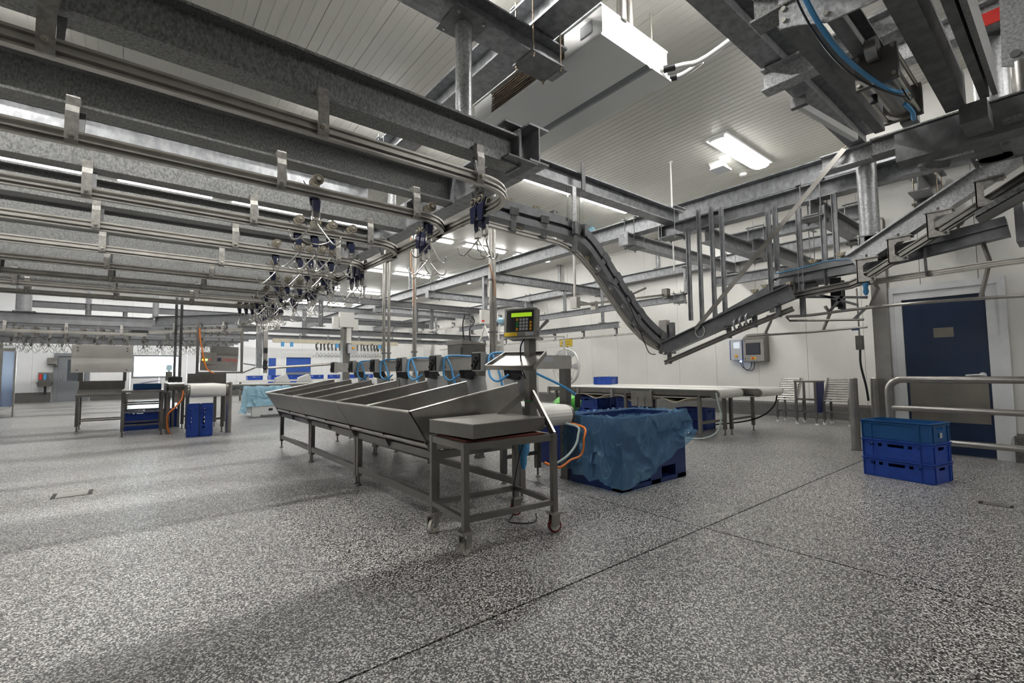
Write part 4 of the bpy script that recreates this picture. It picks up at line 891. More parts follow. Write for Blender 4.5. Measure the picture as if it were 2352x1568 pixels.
gd.bx(7.255, 7.265, 4.98, 5.43, .66, .78).build('slotted_guard', 'stainless', c1)
MB().tube(smooth([(7.27, 3.78, .78), (7.22, 3.72, .6), (7.24, 3.7, .4), (7.27, 3.8, .15), (7.28, 4.1, .02), (7.28, 4.6, .015)], 6), .014).build('power_cable', 'hose_grey', c1)
MB().tube(smooth([(9.15, 3.6, .72), (9.15, 3.66, .5), (9.12, 3.85, .3), (9.1, 4.2, .16), (9.1, 4.8, .05)], 6), .014).build('power_cable', 'black_plastic', c2)
# ---------------------------------------------------------------- scale cart
ct = local('scale_cart', 'stainless scale cart on castors with platform scale', 'cart')
W, D = .73, .5
for sx in (-1, 1):
    for sy in (-1, 1):
        x, y = sx * W / 2, sy * D / 2
        MB().bx(x - .02, x + .02, y - .02, y + .02, .15, .66).build('leg', 'stainless_dark', ct)
        big = sy < 0
        c = MB().bx(x - .045, x + .045, y - .045, y + .045, .135, .15)
        a = .5 if sx < 0 else -.3
        ca, sa = math.cos(a), math.sin(a)
        for s in (-1, 1):
            q = [(-.03, .135), (.035, .135), (.03, .06), (.0, .04), (-.035, .05)]
            c.prism([(x + ca * u - sa * s * .026 - .0, y + sa * u + ca * s * .026, z) for u, z in q], (-sa * .004 * s, ca * .004 * s, 0))
        fk = c.build('castor_fork', 'stainless', ct)
        MB().lathe((x + sa * .016, y - ca * .016, .05), (-sa, ca, 0), [(.02, 0), (.034, 0), (.05, .004), (.05, .028), (.034, .032), (.02, .032)], 20).build('wheel', 'caster_red' if sx > 0 else 'caster_grey', fk)
        MB().lathe((x + sa * .022, y - ca * .022, .05), (-sa, ca, 0), [(.012, 0), (.036, .003), (.036, .04), (.012, .044)], 20).build('wheel_rim', 'caster_grey', fk)
        if sx < 0 and sy < 0: MB().prism([(x - .02, y - .06, .1), (x - .1, y - .05, .085), (x - .1, y - .02, .08), (x - .02, y - .03, .1)], (0, 0, .006)).build('brake_pedal', 'stainless', fk)
for z, s in ((.66, .045), (.2, .035)):
    for sy in (-1, 1): MB().bx(-W / 2 + .02, W / 2 - .02, sy * D / 2 - .018, sy * D / 2 + .018, z, z + s).build('rail', 'stainless_dark', ct)
    for sx in (-1, 1): MB().bx(sx * W / 2 - .018, sx * W / 2 + .018, -D / 2 + .02, D / 2 - .02, z, z + s).build('rail', 'stainless_dark', ct)
for sx in (-1, 1):
    for sy in (-1, 1): MB().bx(sx * W / 2 - .022, sx * W / 2 + .022, sy * D / 2 - .022, sy * D / 2 + .022, .66, .707).build('corner_cap', 'stainless_dark', ct)
MB().bx(-.34, .3, -.22, .24, .702, .716).build('rubber_mat', 'red_mat', ct, 'worn dark red rubber mat')
M3 = Matrix.Rotation(.16, 3, 'Z')
MB().box((-.02, .04, .775), (.68, .52, .09), M=M3).build('weigh_platform', 'stainless_dark', ct)
MB().box((-.02, .04, .822), (.685, .525, .006), M=M3).build('platform_top', 'stainless', ct)
mx, my = .42, .1
MB().bx(mx - .035, mx + .035, my - .035, my + .035, .62, 1.45).build('mast', 'stainless_dark', ct)
MB().bar((mx, my - .02, 1.0), (W / 2 + .02, -D / 2 + .02, .7), .05, .02, up=(1, 0, 0)).build('brace', 'stainless', ct)
MB().bar((mx - .02, my + .02, 1.0), (mx - .3, my + .25, .7), .045, .02, up=(1, 1, 0)).build('brace', 'stainless_dark', ct)
MB().tube([(mx - .036, my - .036, .93), (mx + .036, my - .036, .93), (mx + .036, my + .036, .93), (mx - .036, my + .036, .93)], .004, 6, closed=True).build('cable_tie', 'key_green', ct)
# document tray
A, B, C_, D_ = V((.05, .19, 1.205)), V((.27, -.14, 1.19)), V((.52, .02, 1.315)), V((.32, .32, 1.315))
nn = (B - A).cross(D_ - A).normalized()
tr = MB().prism([A, B, C_, D_], -nn * .012).build('tray', 'stainless', ct)
for p, q in ((A, B), (B, C_), (C_, D_), (D_, A)):
    MB().bar(p, q, .014, .035, up=tuple(nn)).build('tray_edge', 'stainless_dark', tr)
# indicator head
pos = V((.31, .08, 1.56)); nrm = V((-.8, -.55, .12)).normalized(); rgt = V((0, 0, 1)).cross(nrm).normalized(); upv = nrm.cross(rgt)
def hp_(u, v, w): return pos + rgt * u + upv * v + nrm * w
def hbox(b, u0, u1, v0, v1, w0, w1):
    return b.add([hp_(u, v, w_) for w_ in (w0, w1) for u, v in ((u0, v0), (u1, v0), (u1, v1), (u0, v1))], [(0, 3, 2, 1), (4, 5, 6, 7), (0, 1, 5, 4), (1, 2, 6, 5), (2, 3, 7, 6), (3, 0, 4, 7)])
hd = hbox(MB(), -.135, .135, -.115, .115, -.09, 0).build('indicator', 'stainless_dark', ct)
hbox(MB(), -.115, .115, -.075, .1, 0, .003).build('keypad_panel', 'black_paint', hd)
hbox(MB(), -.075, .1, .045, .078, .003, .005).build('display', 'lcd_green', hd)
for i in range(3):
    for j in range(4): hbox(MB(), .0 + i * .026 - .002, .02 + i * .026 - .002, .012 - j * .026, .032 - j * .026, .003, .006).build('key', 'key_grey', hd)
for j in range(4):
    hbox(MB(), -.032, -.012, .012 - j * .026, .032 - j * .026, .003, .006).build('key', ('key_orange', 'key_green', 'key_green', 'key_orange')[j], hd)
    if j: hbox(MB(), .084, .102, .012 - j * .026, .032 - j * .026, .003, .006).build('key', 'key_orange', hd)
hbox(MB(), -.13, -.02, -.112, -.08, 0, .002).build('warning_label', 'yellow', hd)
hbox(MB(), .05, .12, -.11, -.082, 0, .002).build('socket_label', 'key_grey', hd)
b = MB(); b.add([hp_(.135, -.06, -.08), hp_(.135, -.06, -.03), hp_(.19, .04, -.1), hp_(.19, .04, -.17), hp_(.14, -.06, -.08), hp_(.14, -.06, -.03), hp_(.195, .04, -.1), hp_(.195, .04, -.17)], [(0, 3, 2, 1), (4, 5, 6, 7), (0, 1, 5, 4), (1, 2, 6, 5), (2, 3, 7, 6), (3, 0, 4, 7)])
hbox(b, -.1, .16, -.13, -.115, -.12, -.02)
b.build('head_bracket', 'stainless', ct)
MB().tube(smooth([hp_(.03, -.115, -.05), hp_(.0, -.2, -.03), hp_(.02, -.35, -.02), hp_(.05, -.45, -.03)], 4), .006, 6).build('signal_cable', 'black_plastic', ct)
MB().tube(smooth([(.4, .15, .62), (.38, .2, .5), (.33, .22, .25), (.3, .2, .03), (.2, .1, .012), (.35, -.02, .012), (.42, .05, .05)], 6), .005, 6).build('power_cable', 'black_plastic', ct)
MB().lathe((.44, .24, .36), (0, 0, 1), [(.015, 0), (.03, .05), (.028, .1), (.05, .14), (.055, .24)], 10).build('plug_wrap', 'hose_blue', ct, 'blue plastic wrapped plug')
ct.location = (2.06, 2.785, 0); ct.rotation_euler = (0, 0, math.radians(-5.2))
# ---------------------------------------------------------------- pallet bin with blue film
pb = T('pallet_bin', 'dark blue plastic pallet bin lined with film', 'bin', (4.19, 3.18, 0))
bx0, bx1, by0, by1, bz = 3.63, 4.75, 2.85, 3.52, .7
for x0, x1, y0, y1 in ((bx0, bx0 + .04, by0, by1), (bx1 - .04, bx1, by0, by1), (bx0 + .04, bx1 - .04, by0, by0 + .04), (bx0 + .04, bx1 - .04, by1 - .04, by1)):
    MB().bx(x0, x1, y0, y1, .16, bz).build('side_panel', 'bin_blue', pb)
MB().bx(bx0 + .04, bx1 - .04, by0 + .04, by1 - .04, .16, .2).build('base_panel', 'bin_blue', pb)
for x in (bx0, bx0 + .46, bx1 - .2):
    MB().bx(x, x + .2, by0, by1, .05, .16).build('runner_block', 'bin_blue', pb)
for x in (bx0, bx1 - .16, bx0 + .48): MB().bx(x, x + .16, by0, by1, 0, .05).build('runner', 'bin_blue', pb)
MB().bx(bx0, bx1, by0, by0 + .12, 0, .045).build('runner', 'bin_blue', pb)
from mathutils import noise as MN
def drape(x0, x1, y0, y1, ztop, hem, inner=.35, seed=1, amp=.03, res=70):
    """film hung over a rim: rows run from inside, over the edge and down to the hem, with sharp crumples"""
    P4 = [(x0, y0), (x1, y0), (x1, y1), (x0, y1)]; loop = []
    for i in range(4):
        a = P4[i]; b = P4[(i + 1) % 4]
        for j in range(res): loop.append((a[0] + (b[0] - a[0]) * j / res, a[1] + (b[1] - a[1]) * j / res, i + j / res))
    n = len(loop); rows = []; o_ = V((seed * 7.3, seed * 3.1, 0))
    prof = [(-.10, -inner), (-.085, -inner * .7), (-.07, -inner * .45), (-.055, -inner * .22), (-.035, -.03), (-.012, .012), (.012, .015), (.022, -.02)]
    K = 26; vs = []; fs = []
    def crumple(s, z):
        q = V((s * 3.2, z * 2.6, 0)) + o_
        q2 = q + V((MN.noise(q * 1.3), MN.noise(q * 1.3 + V((5, 2, 1))), 0)) * .6
        r = 1 - abs(MN.noise(q2 * .8)) * 5; r2 = 1 - abs(MN.noise(V((q2.x * 1.5 + q2.y * 1.1, q2.y * .5, 3)))) * 3.2
        r3 = 1 - abs(MN.noise(V((q2.x * 2.2 - q2.y * 1.6, q2.y * 1.1, 8)))) * 7
        return max(0, r) * .45 + max(0, r2) ** 2 * .9 + max(0, r3) * .4
    for ri in range(len(prof) + K):
        for l in loop:
            if ri < len(prof): o, dz = prof[ri]; z = ztop + dz; f = 0
            else:
                f = (ri - len(prof) + 1) / K; z = ztop - .02 + (hem(l[2]) + .05 * MN.noise(V((l[2] * 5, seed, 0))) - ztop + .02) * f; o = .022 + .045 * f
            sx = -1 if abs(l[0] - x0) < 1e-6 else 1 if abs(l[0] - x1) < 1e-6 else 0
            sy = -1 if abs(l[1] - y0) < 1e-6 else 1 if abs(l[1] - y1) < 1e-6 else 0
            c = crumple(l[2], z); k = o + amp * (.55 + .8 * f) * c * (1 if ri >= len(prof) else .7)
            if ri in (5, 6): z += amp * .8 * (c - .3)
            vs.append((l[0] + sx * k, l[1] + sy * k, max(z, .008)))
    for r in range(len(prof) + K - 1):
        for i in range(n):
            j = (i + 1) % n; fs.append((r * n + i, r * n + j, (r + 1) * n + j, (r + 1) * n + i))
    m = MB(); m.add(vs, fs, True); return m
def hem1(s):     # sides: 0 front (y0), 1 right, 2 back, 3 left (x0)
    s = s % 4
    if s < 1: return .05 + .36 * s ** 1.2
    if s < 2: return .45 - .1 * (s - 1)
    if s < 3: return .35
    return .16 - .1 * (s - 3) ** .7
lin = one('bin_liner', 'translucent blue film bag draped over the pallet bin', 'liner', drape(bx0, bx1, by0, by1, bz, hem1, amp=.03, seed=4), 'film')
gb2 = MB(); rr = random.Random(5)
vs = []; fs = []; n = 12
for i in range(6):
    for j in range(n):
        a = 6.283 * j / n; r = math.sin(math.pi * (i + .5) / 6) * (.8 + .35 * rr.random()); vs.append((4.35 + .24 * r * math.cos(a), 4.25 + .16 * r * math.sin(a), .62 + .11 * (1 - math.cos(math.pi * (i + .5) / 6)) * (1 + .1 * rr.random())))
fs = [(i * n + j, i * n + (j + 1) % n, (i + 1) * n + (j + 1) % n, (i + 1) * n + j) for i in range(5) for j in range(n)] + [tuple(reversed(range(n))), tuple(5 * n + j for j in range(n))]
gb2.add(vs, fs, True)
one('green_bag', 'crumpled bright green bag behind the film lined bin', 'bag', gb2, 'bag_green')
b2 = T('crate_stand', 'low navy crate holding the green bag', 'crate', (4.4, 4.28, 0))
for q in ((4.1, 4.14, 4.02, 4.5), (4.66, 4.7, 4.02, 4.5), (4.14, 4.66, 4.02, 4.06), (4.14, 4.66, 4.46, 4.5)): MB().bx(q[0], q[1], q[2], q[3], .0, .6).build('side_panel', 'crate_navy', b2)
MB().bx(4.14, 4.66, 4.06, 4.46, .56, .62).build('base_panel', 'crate_navy', b2)
ho = T('hose_pair', 'orange hose and grey hose under the slat belt', 'hose', (3.4, 3.2, .2))
MB().tube(smooth([(3.5, 3.5, .64), (3.5, 3.2, .6), (3.44, 3.15, .5), (3.42, 3.15, .38), (3.36, 3.15, .335), (3.25, 3.15, .32), (3.12, 3.18, .26), (3.05, 3.3, .3)], 5), .011).build('orange_hose', 'hose_orange', ho)
MB().tube(smooth([(3.4, 3.5, .64), (3.4, 3.2, .62), (3.37, 3.16, .54), (3.32, 3.15, .45), (3.2, 3.15, .36), (3.08, 3.2, .29)], 5), .012).build('grey_hose', 'hose_grey', ho)
# ---------------------------------------------------------------- plastic crates
def crate(name, label, m, L=.6, Wd=.4, H=.2, slots=True, group=None):
    t = local(name, label, 'crate', group)
    a, b = L / 2, Wd / 2; th = .008
    def side(axis, s):
        q = MB(); zs0, zs1 = .125, .155
        if axis == 'y':
            ho = [(-.3, -.27), (-.2, -.15), (-.1, .1), (.17, .22), (.27, .32)] if slots else []
            ho = [(u * a / .3 * .72, v * a / .3 * .72) for u, v in ho]; lim = a; fix = s * b
        else:
            ho = [(-.06, .06)]; lim = b; fix = s * a
        def put(u0, u1, z0, z1):
            if axis == 'y': q.bx(u0, u1, min(fix, fix - s * th), max(fix, fix - s * th), z0, z1)
            else: q.bx(min(fix, fix - s * th), max(fix, fix - s * th), u0, u1, z0, z1)
        put(-lim, lim, .004, zs0); put(-lim, lim, zs1, H); u = -lim
        for h0, h1 in ho: put(u, h0, zs0, zs1); u = h1
        put(u, lim, zs0, zs1)
        q.build('side_wall', m, t)
    for s in (-1, 1): side('y', s); side('x', s)
    MB().bx(-a + .01, a - .01, -b + .01, b - .01, .004, .014).build('base_panel', m, t)
    for z, e in ((H - .012, .014), (.168, .01), (.0, -.004)):
        r = MB()
        for s in (-1, 1):
            r.bx(-a - e, a + e, min(s * b, s * (b + e)), max(s * b, s * (b + e)), z, z + .01); r.bx(min(s * a, s * (a + e)), max(s * a, s * (a + e)), -b, b, z, z + .01)
        r.build('rim_band', m, t)
    for s in (-1, 1):
        for u in (-a, -a + .09, a - .09, a):
            MB().bx(u - .004, u + .004, min(s * b, s * (b + .009)), max(s * b, s * (b + .009)), .006, H - .012).build('rib', m, t)
        for u in (-b + .05, b - .05): MB().bx(min(s * a, s * (a + .009)), max(s * a, s * (a + .009)), u - .004, u + .004, .006, H - .012).build('rib', m, t)
    return t
CR = crate('plastic_crate', 'bright blue vented crate at the bottom of the stack by the railing', 'crate_blue', group='blue crates stacked by the railing')
crz = math.radians(78)
cxy = (6.4, 1.27)
CR.location = (*cxy, .0); CR.rotation_euler = (0, 0, crz)
dup(CR, (*cxy, .2), crz, 'bright blue vented crate in the middle of the stack by the railing')
CT = crate('plastic_crate', 'darker teal blue crate on top of the stack by the railing', 'crate_teal', slots=False, group='blue crates stacked by the railing')
CT.location = (*cxy, .4); CT.rotation_euler = (0, 0, crz)
# pale loose paper inside the top crate, a faded sticker on its end
MB().box((.1, 0, .03), (.2, .12, .012), .3).build('paper_scrap', 'cable_white', CT); MB().bx(-.311, -.308, -.02, .03, .05, .1).build('sticker', 'key_grey', CT)
# two crates standing on end on the far left
CE = crate('plastic_crate', 'royal blue crate standing on end, left one of the two', 'crate_blue', group='blue crates standing on end')
CE.rotation_euler = (0, math.radians(-90), math.radians(-8)); CE.location = (.98, 10.88, .3)
CE2 = dup(CE, (1.19, 10.85, .3), None, 'royal blue crate standing on end, right one of the two')
# thin crates lying on the right conveyor far end
CL = crate('plastic_crate', 'low blue crate lying on the far end of the white belts', 'crate_blue', L=.6, Wd=.4, H=.18); CL.location = (8.85, 7.35, .832); CL.rotation_euler = (0, 0, .4)
# stacked crates under the right conveyor
for i, (x, y, k) in enumerate(((8.75, 5.0, 2), (8.1, 6.0, 3), (7.85, 6.9, 3), (8.75, 6.9, 3))):
    for j in range(k):
        dup(CR, (x, y, .2 * j), 1.57, 'dark blue crate under the white belts, stack %s from the camera, layer %s' % (ORD[i].replace('nearest', 'first'), ('one', 'two', 'three')[j]), 'crates stored under the belts')
# ---------------------------------------------------------------- bollards and railing
def bollard(label, x, y, h=1.02, r=.057):
    t = T('bollard', label, 'bollard', (x, y, 0), 'stainless bollards')
    MB().cyl((x, y, .0), (x, y, h - .012), r, 28).build('shaft', 'stainless', t)
    MB().lathe((x, y, h - .012), (0, 0, 1), [(r, 0), (r, .006), (r * .9, .012)], 28).build('cap', 'stainless_bright', t)
    MB().lathe((x, y, 0), (0, 0, 1), [(r + .012, 0), (r + .012, .006), (r, .008)], 28).build('collar', 'stainless_dark', t)
bollard('stainless bollard just left of the blue crate stack', 8.0, 2.13)
bollard('stainless bollard next to the steel corner post', 8.1, 1.9, r=.052)
bollard('stainless bollard beside the upended blue crates', 1.48, 11.06, r=.055)
rl = T('guard_railing', 'stainless tube guard railing in front of the blue door', 'railing', (7.6, .4, 0))
xr = 7.6
MB().tube([(xr, 1.64, 0), (xr, 1.64, .86)] + arc((xr, 1.49, .86), .15, 0, 90, 8, plane='yz')[1:] + [(xr, -2.6, 1.01)], .042, 18).build('top_rail', 'stainless', rl)
MB().cyl((xr, 1.62, .645), (xr, -2.6, .645), .036, 18).build('mid_rail', 'stainless', rl)
MB().cyl((xr, 1.62, .255), (xr, -2.6, .255), .036, 18).build('low_rail', 'stainless', rl)
MB().cyl((xr, -1.0, 0), (xr, -1.0, 1.0), .04, 18).build('post', 'stainless', rl)
MB().lathe((xr, 1.64, 0), (0, 0, 1), [(.08, 0), (.08, .008), (.045, .01)], 20).build('collar', 'stainless_dark', rl)
# ---------------------------------------------------------------- roller stands by the wall
def roller_stand(label, y0, y1, x):
    t = T('roller_stand', label, 'stand', (x, (y0 + y1) / 2, 0), 'tilted roller stands')
    z0, z1, dx = .47, .95, .36
    for y in (y0, y1):
        MB().bar((x, y, z0 - .03), (x + dx, y, z1), .05, .025, up=(1, 0, 0)).build('side_plate', 'stainless_dark', t)
        for xx in (x, x + .42):
            MB().bx(xx - .02, xx + .02, y - .02, y + .02, .1, z0 if xx == x else .5).build('leg', 'stainless_dark', t)
            MB().cyl((xx, y, .03), (xx, y, .1), .01, 8).build('spindle', 'stainless_dark', t)
            MB().cyl((xx, y, 0), (xx, y, .035), .03, 14).build('foot', 'frame_white', t)
        MB().bx(x + .02, x + .4, y - .015, y + .015, .22, .26).build('rail', 'stainless_dark', t)
    MB().bx(x - .015, x + .015, y0 + .02, y1 - .02, .24, .28).build('rail', 'stainless_dark', t)
    n = 10
    for i in range(n):
        f = (i + .5) / n; MB().cyl((x + dx * f - .02, y0 + .015, z0 + (z1 - z0) * f), (x + dx * f - .02, y1 - .015, z0 + (z1 - z0) * f), .02, 12).build('roller', 'stainless_bright', t)
    return t
roller_stand('tilted roller stand nearest the white belts', 3.98, 4.36, 11.05)
roller_stand('tilted roller stand beside the bollard', 3.02, 3.46, 11.05)
tt = T('side_table', 'small steel table with dark blue side between roller stands', 'table', (11.0, 3.7, 0))
MB().bx(10.8, 11.3, 3.5, 3.92, .87, .9).build('table_top', 'stainless_dark', tt)
for x in (10.82, 11.26):
    for y in (3.53, 3.89):
        MB().bx(x - .02, x + .02, y - .02, y + .02, .1, .87).build('leg', 'stainless_dark', tt); MB().cyl((x, y, 0), (x, y, .035), .03, 14).build('foot', 'frame_white', tt); MB().cyl((x, y, .03), (x, y, .1), .01, 8).build('spindle', 'stainless_dark', tt)
MB().bx(10.84, 11.24, 3.505, 3.52, .25, .87).build('side_panel', 'crate_navy', tt)
for z in (.25, .5): MB().bx(10.81, 10.83, 3.55, 3.87, z, z + .04).build('rail', 'stainless_dark', tt)
# ---------------------------------------------------------------- control boxes on the white wall
cbx = T('control_cabinet', 'stainless wall cabinet with dark screen', 'cabinet', (12.3, 5.28, 1.33))
MB().prism([(12.4, 5.02, 1.34), (12.15, 5.02, 1.34), (12.15, 5.02, 1.95), (12.2, 5.02, 1.98), (12.4, 5.02, 2.07)], (0, .54, 0)).build('housing', 'stainless_dark', cbx)
dr = MB().bx(12.135, 12.15, 5.04, 5.54, 1.36, 1.9).build('door', 'stainless', cbx)
MB().bx(12.13, 12.135, 5.12, 5.48, 1.52, 1.82).build('screen_frame', 'black_plastic', dr); MB().bx(12.126, 12.13, 5.14, 5.46, 1.54, 1.8).build('screen', 'screen', dr)
MB().bx(12.13, 12.135, 5.24, 5.36, 1.4, 1.46).build('switch_plate', 'yellow', cbx); MB().cyl((12.13, 5.31, 1.43), (12.1, 5.31, 1.43), .025, 14).build('rotary_switch', 'red_paint', cbx)
MB().cyl((12.134, 5.5, 1.87), (12.128, 5.5, 1.87), .012, 8).cyl((12.134, 5.5, 1.42), (12.128, 5.5, 1.42), .012, 8).build('door_lock', 'black_plastic', cbx)
cb2 = T('switch_box', 'small grey control box with dark blue sides beside the cabinet', 'box', (12.3, 5.78, 1.37))
MB().bx(12.25, 12.4, 5.6, 5.95, 1.4, 1.92).build('housing', 'box_blue', cb2); MB().bx(12.235, 12.25, 5.63, 5.92, 1.4, 1.91).build('cover', 'key_grey', cb2)
MB().bx(12.23, 12.236, 5.68, 5.84, 1.7, 1.86).build('display', 'screen_lit', cb2); MB().cyl((12.236, 5.77, 1.5), (12.205, 5.77, 1.5), .035, 14).build('rotary_switch', 'key_orange', cb2)
MB().cyl((12.24, 5.66, 1.36), (12.21, 5.66, 1.36), .02, 10).build('status_light', 'led_blue', cb2)
MB().tube(smooth([(12.3, 5.72, 1.4), (12.3, 5.68, 1.25), (12.32, 5.58, 1.15), (12.34, 5.48, 1.17), (12.34, 5.44, 1.34)], 5), .009, 6).tube(smooth([(12.3, 5.66, 1.4), (12.3, 5.62, 1.2), (12.32, 5.52, 1.12), (12.34, 5.4, 1.16), (12.34, 5.36, 1.34)], 5), .009, 6).build('cable', 'black_plastic', cb2)
# floor drains
def drain(label, x0, x1, y0, y1):
    t = T('floor_drain', label, 'drain', ((x0 + x1) / 2, (y0 + y1) / 2, 0), 'steel floor drains')
    MB().bx(x0, x1, y0, y1, 0, .002).build('frame', 'stainless_bright', t); MB().bx(x0 + .01, x1 - .01, y0 + .01, y1 - .01, .002, .003).build('slot', 'black_paint', t)
    mx_, my_ = (x1 - x0) * .14, (y1 - y0) * .14
    (MB().bx(x0 + mx_, x1 - mx_, y0 + .012, y1 - .012, .003, .006) if x1 - x0 > y1 - y0 else MB().bx(x0 + .012, x1 - .012, y0 + my_, y1 - my_, .003, .006)).build('cover', 'stainless', t)
drain('rectangular steel floor drain on the open floor at left', -.62, -.3, 6.27, 6.55)
drain('rectangular steel floor drain near the railing', 5.62, 5.74, .44, .66)
# ================================================================ FAR SIDE OF THE HALL
def frame_table(label, x0, x1, y0, y1, zt, name='steel_table', top='stainless', low=.2, group=None):
    t = T(name, label, 'table', ((x0 + x1) / 2, (y0 + y1) / 2, 0), group)
    MB().bx(x0, x1, y0, y1, zt - .04, zt).build('table_top', top, t)
    for x in (x0 + .03, x1 - .03):
        for y in (y0 + .03, y1 - .03):
            MB().bx(x - .025, x + .025, y - .025, y + .025, .1, zt - .04).build('leg', 'stainless_dark', t); foot(t, x, y)
    for z in ((low, low + .25, low + .4) if name == 'steel_table' else (low,)):
        for y in (y0 + .03, y1 - .03): MB().bx(x0 + .055, x1 - .055, y - .015, y + .015, z, z + .03).build('rail', 'stainless_dark', t)
        for x in (x0 + .03, x1 - .03): MB().bx(x - .015, x + .015, y0 + .055, y1 - .055, z, z + .03).build('rail', 'stainless_dark', t)
    return t
# boxed machine with a large bare steel panel
pm_ = T('panel_machine', 'machine with a large bare steel panel on a stand', 'machine', (-.5, 13.8, 0))
MB().bx(-1.1, -.08, 13.6, 13.63, 1.245, 1.845).build('front_panel', 'panel_bright', pm_)
MB().bx(-1.05, -.13, 13.63, 14.1, 1.26, 1.83).build('housing', 'stainless', pm_)
for x, z in ((-1.0, 1.3), (-.18, 1.3), (-1.0, 1.78), (-.18, 1.78), (-.18, 1.72), (-1.0, 1.72)): MB().cyl((x, 13.6, z), (x, 13.59, z), .012, 8).build('bolt', 'black_plastic', pm_)
MB().bx(-.98, -.9, 13.65, 13.75, 1.05, 1.245).bx(-.24, -.18, 13.65, 13.75, 1.05, 1.245).build('strut', 'stainless_dark', pm_)
MB().bx(-.95, -.2, 13.5, 14.1, .88, 1.06).build('lower_box', 'stainless_dark', pm_)
MB().bx(-.97, -.22, 13.45, 13.5, .78, .88).build('front_lip', 'stainless', pm_)
MB().bx(-1.0, -.1, 13.45, 14.1, .72, .77).build('stand_top', 'stainless_dark', pm_)
for x in (-.96, -.18):
    for y in (13.5, 14.05): MB().bx(x - .03, x + .03, y - .03, y + .03, .1, .72).build('leg', 'stainless_dark', pm_); foot(pm_, x, y)
for y in (13.5, 14.05): MB().bx(-.93, -.21, y - .015, y + .015, .2, .23).build('rail', 'stainless', pm_)
tb = frame_table('small steel table carrying a dark teal tray', -.22, .44, 11.6, 12.5, .88)
tc = T('teal_tray', 'dark teal tray on the small steel table', 'tray', (.15, 12.2, .88))
MB().bx(-.05, .4, 11.9, 12.4, .88, .9).build('base_panel', 'crate_navy', tc)
for q in ((-.05, .4, 11.9, 11.92), (-.05, .4, 12.38, 12.4), (-.05, -.03, 11.92, 12.38), (.38, .4, 11.92, 12.38)): MB().bx(q[0], q[1], q[2], q[3], .9, 1.0).build('side_wall', 'crate_teal', tc)
MB().bar((.0, 12.0, 1.0), (.35, 12.3, 1.06), .15, .008).build('lid', 'crate_teal', tc)
for i, (x, y) in enumerate(((.1, 13.1), (.45, 13.3))):
    dup(CR, (x, y, 0), 0, 'blue crate on the floor behind the teal tray, %s one' % ('left' if i == 0 else 'right')); dup(CR, (x, y, .2), 0, 'blue crate stacked behind the teal tray, %s one' % ('left' if i == 0 else 'right'))
# cream belt conveyor, end on
belt('pale belt conveyor ending above the upended crates', .78, 1.42, 10.75, 12.8, .98, .12, [(11.3, 0), (12.5, 0)], m='belt_white')
cg = T('roller_bed', 'short bed of bright rollers beside the cream belt', 'conveyor', (.55, 12.2, 0))
for i in range(6): MB().cyl((.5, 11.6 + .2 * i, .97), (.76, 11.6 + .2 * i, .97), .045, 14).build('roller', 'stainless_bright', cg)
MB().bx(.47, .5, 11.5, 12.75, .82, 1.0).bx(.48, .76, 11.5, 11.53, .86, .94).build('side_plate', 'stainless_dark', cg)
for y in (11.6, 12.7): MB().bx(.48, .54, y - .03, y + .03, 0, .82).build('leg', 'stainless_dark', cg)
MB().bx(.6, .74, 11.45, 11.5, .62, .82).build('motor_box', 'stainless', cg)
MB().tube(smooth([(.74, 11.45, .85), (.72, 11.35, .7), (.62, 11.3, .55), (.5, 11.3, .4), (.5, 11.3, .15), (.55, 11.3, .03)], 5), .016).build('orange_cable', 'hose_orange', cg)
ph = T('lifting_post', 'black upright with control box beside the cream belt', 'machine', (.72, 13.0, 0))
for x in (.66, .76): MB().bx(x - .025, x + .025, 12.97, 13.03, 0, 3.2).build('upright', 'galv_dark', ph)
MB().bx(.5, .62, 12.9, 13.0, 1.05, 1.25).build('control_box', 'stainless', ph); MB().lathe((.56, 12.95, 1.25), (0, 0, 1), [(.02, 0), (.06, .06), (.05, .14), (.01, .16)], 8).build('plastic_wrap', 'film_light', ph)
MB().bx(.55, .8, 12.85, 13.05, .98, 1.12).build('clamp_block', 'black_plastic', ph)
one('splash_plate', 'plain grey steel splash plate behind the cream belt', 'plate', MB().bx(.95, 1.75, 13.6, 13.62, .85, 1.2).bx(.95, .99, 13.6, 13.64, 0, .85).bx(1.71, 1.75, 13.6, 13.64, 0, .85), 'stainless_dark')
# red signed portioning machine hung in a frame
pmh = T('portioning_machine', 'steel machine with red lettering hung in a frame', 'machine', (1.85, 16.1, 1.2))
MB().prism([(1.4, 16.0, 1.3), (2.33, 16.0, 1.26), (2.36, 16.0, 1.72), (1.72, 16.0, 1.74), (1.4, 16.0, 1.5)], (0, .4, 0)).build('housing', 'stainless', pmh)
MB().prism([(1.66, 16.02, 1.76), (2.36, 16.02, 1.73), (2.36, 16.02, 1.98), (1.68, 16.02, 2.0)], (0, .36, 0)).build('hood', 'stainless_dark', pmh)
pl = MB().prism([(1.4, 15.96, 1.48), (1.78, 15.96, 1.47), (1.8, 15.96, 1.8), (1.42, 15.96, 1.83)], (0, .04, 0)).build('button_plate', 'stainless', pmh)
for x, m in ((1.47, 'led_orange'), (1.55, 'led_green'), (1.64, 'red_paint')): MB().cyl((x, 15.96, 1.6), (x, 15.93, 1.6), .025, 12).build('push_button', m, pl)
MB().bx(1.82, 1.92, 15.992, 16.0, 1.56, 1.66).build('logo_block', 'screen', pmh)
text('CRETEL', .12, face_matrix((2.14, 15.992, 1.585), (1, 0, -.02), (0, 0, 1)), 'red_paint', pmh)
for x, y in ((1.34, 16.05), (2.45, 16.05)): MB().bx(x - .035, x + .035, y - .035, y + .035, 1.2, 2.7).build('frame_post', 'stainless_dark', pmh)
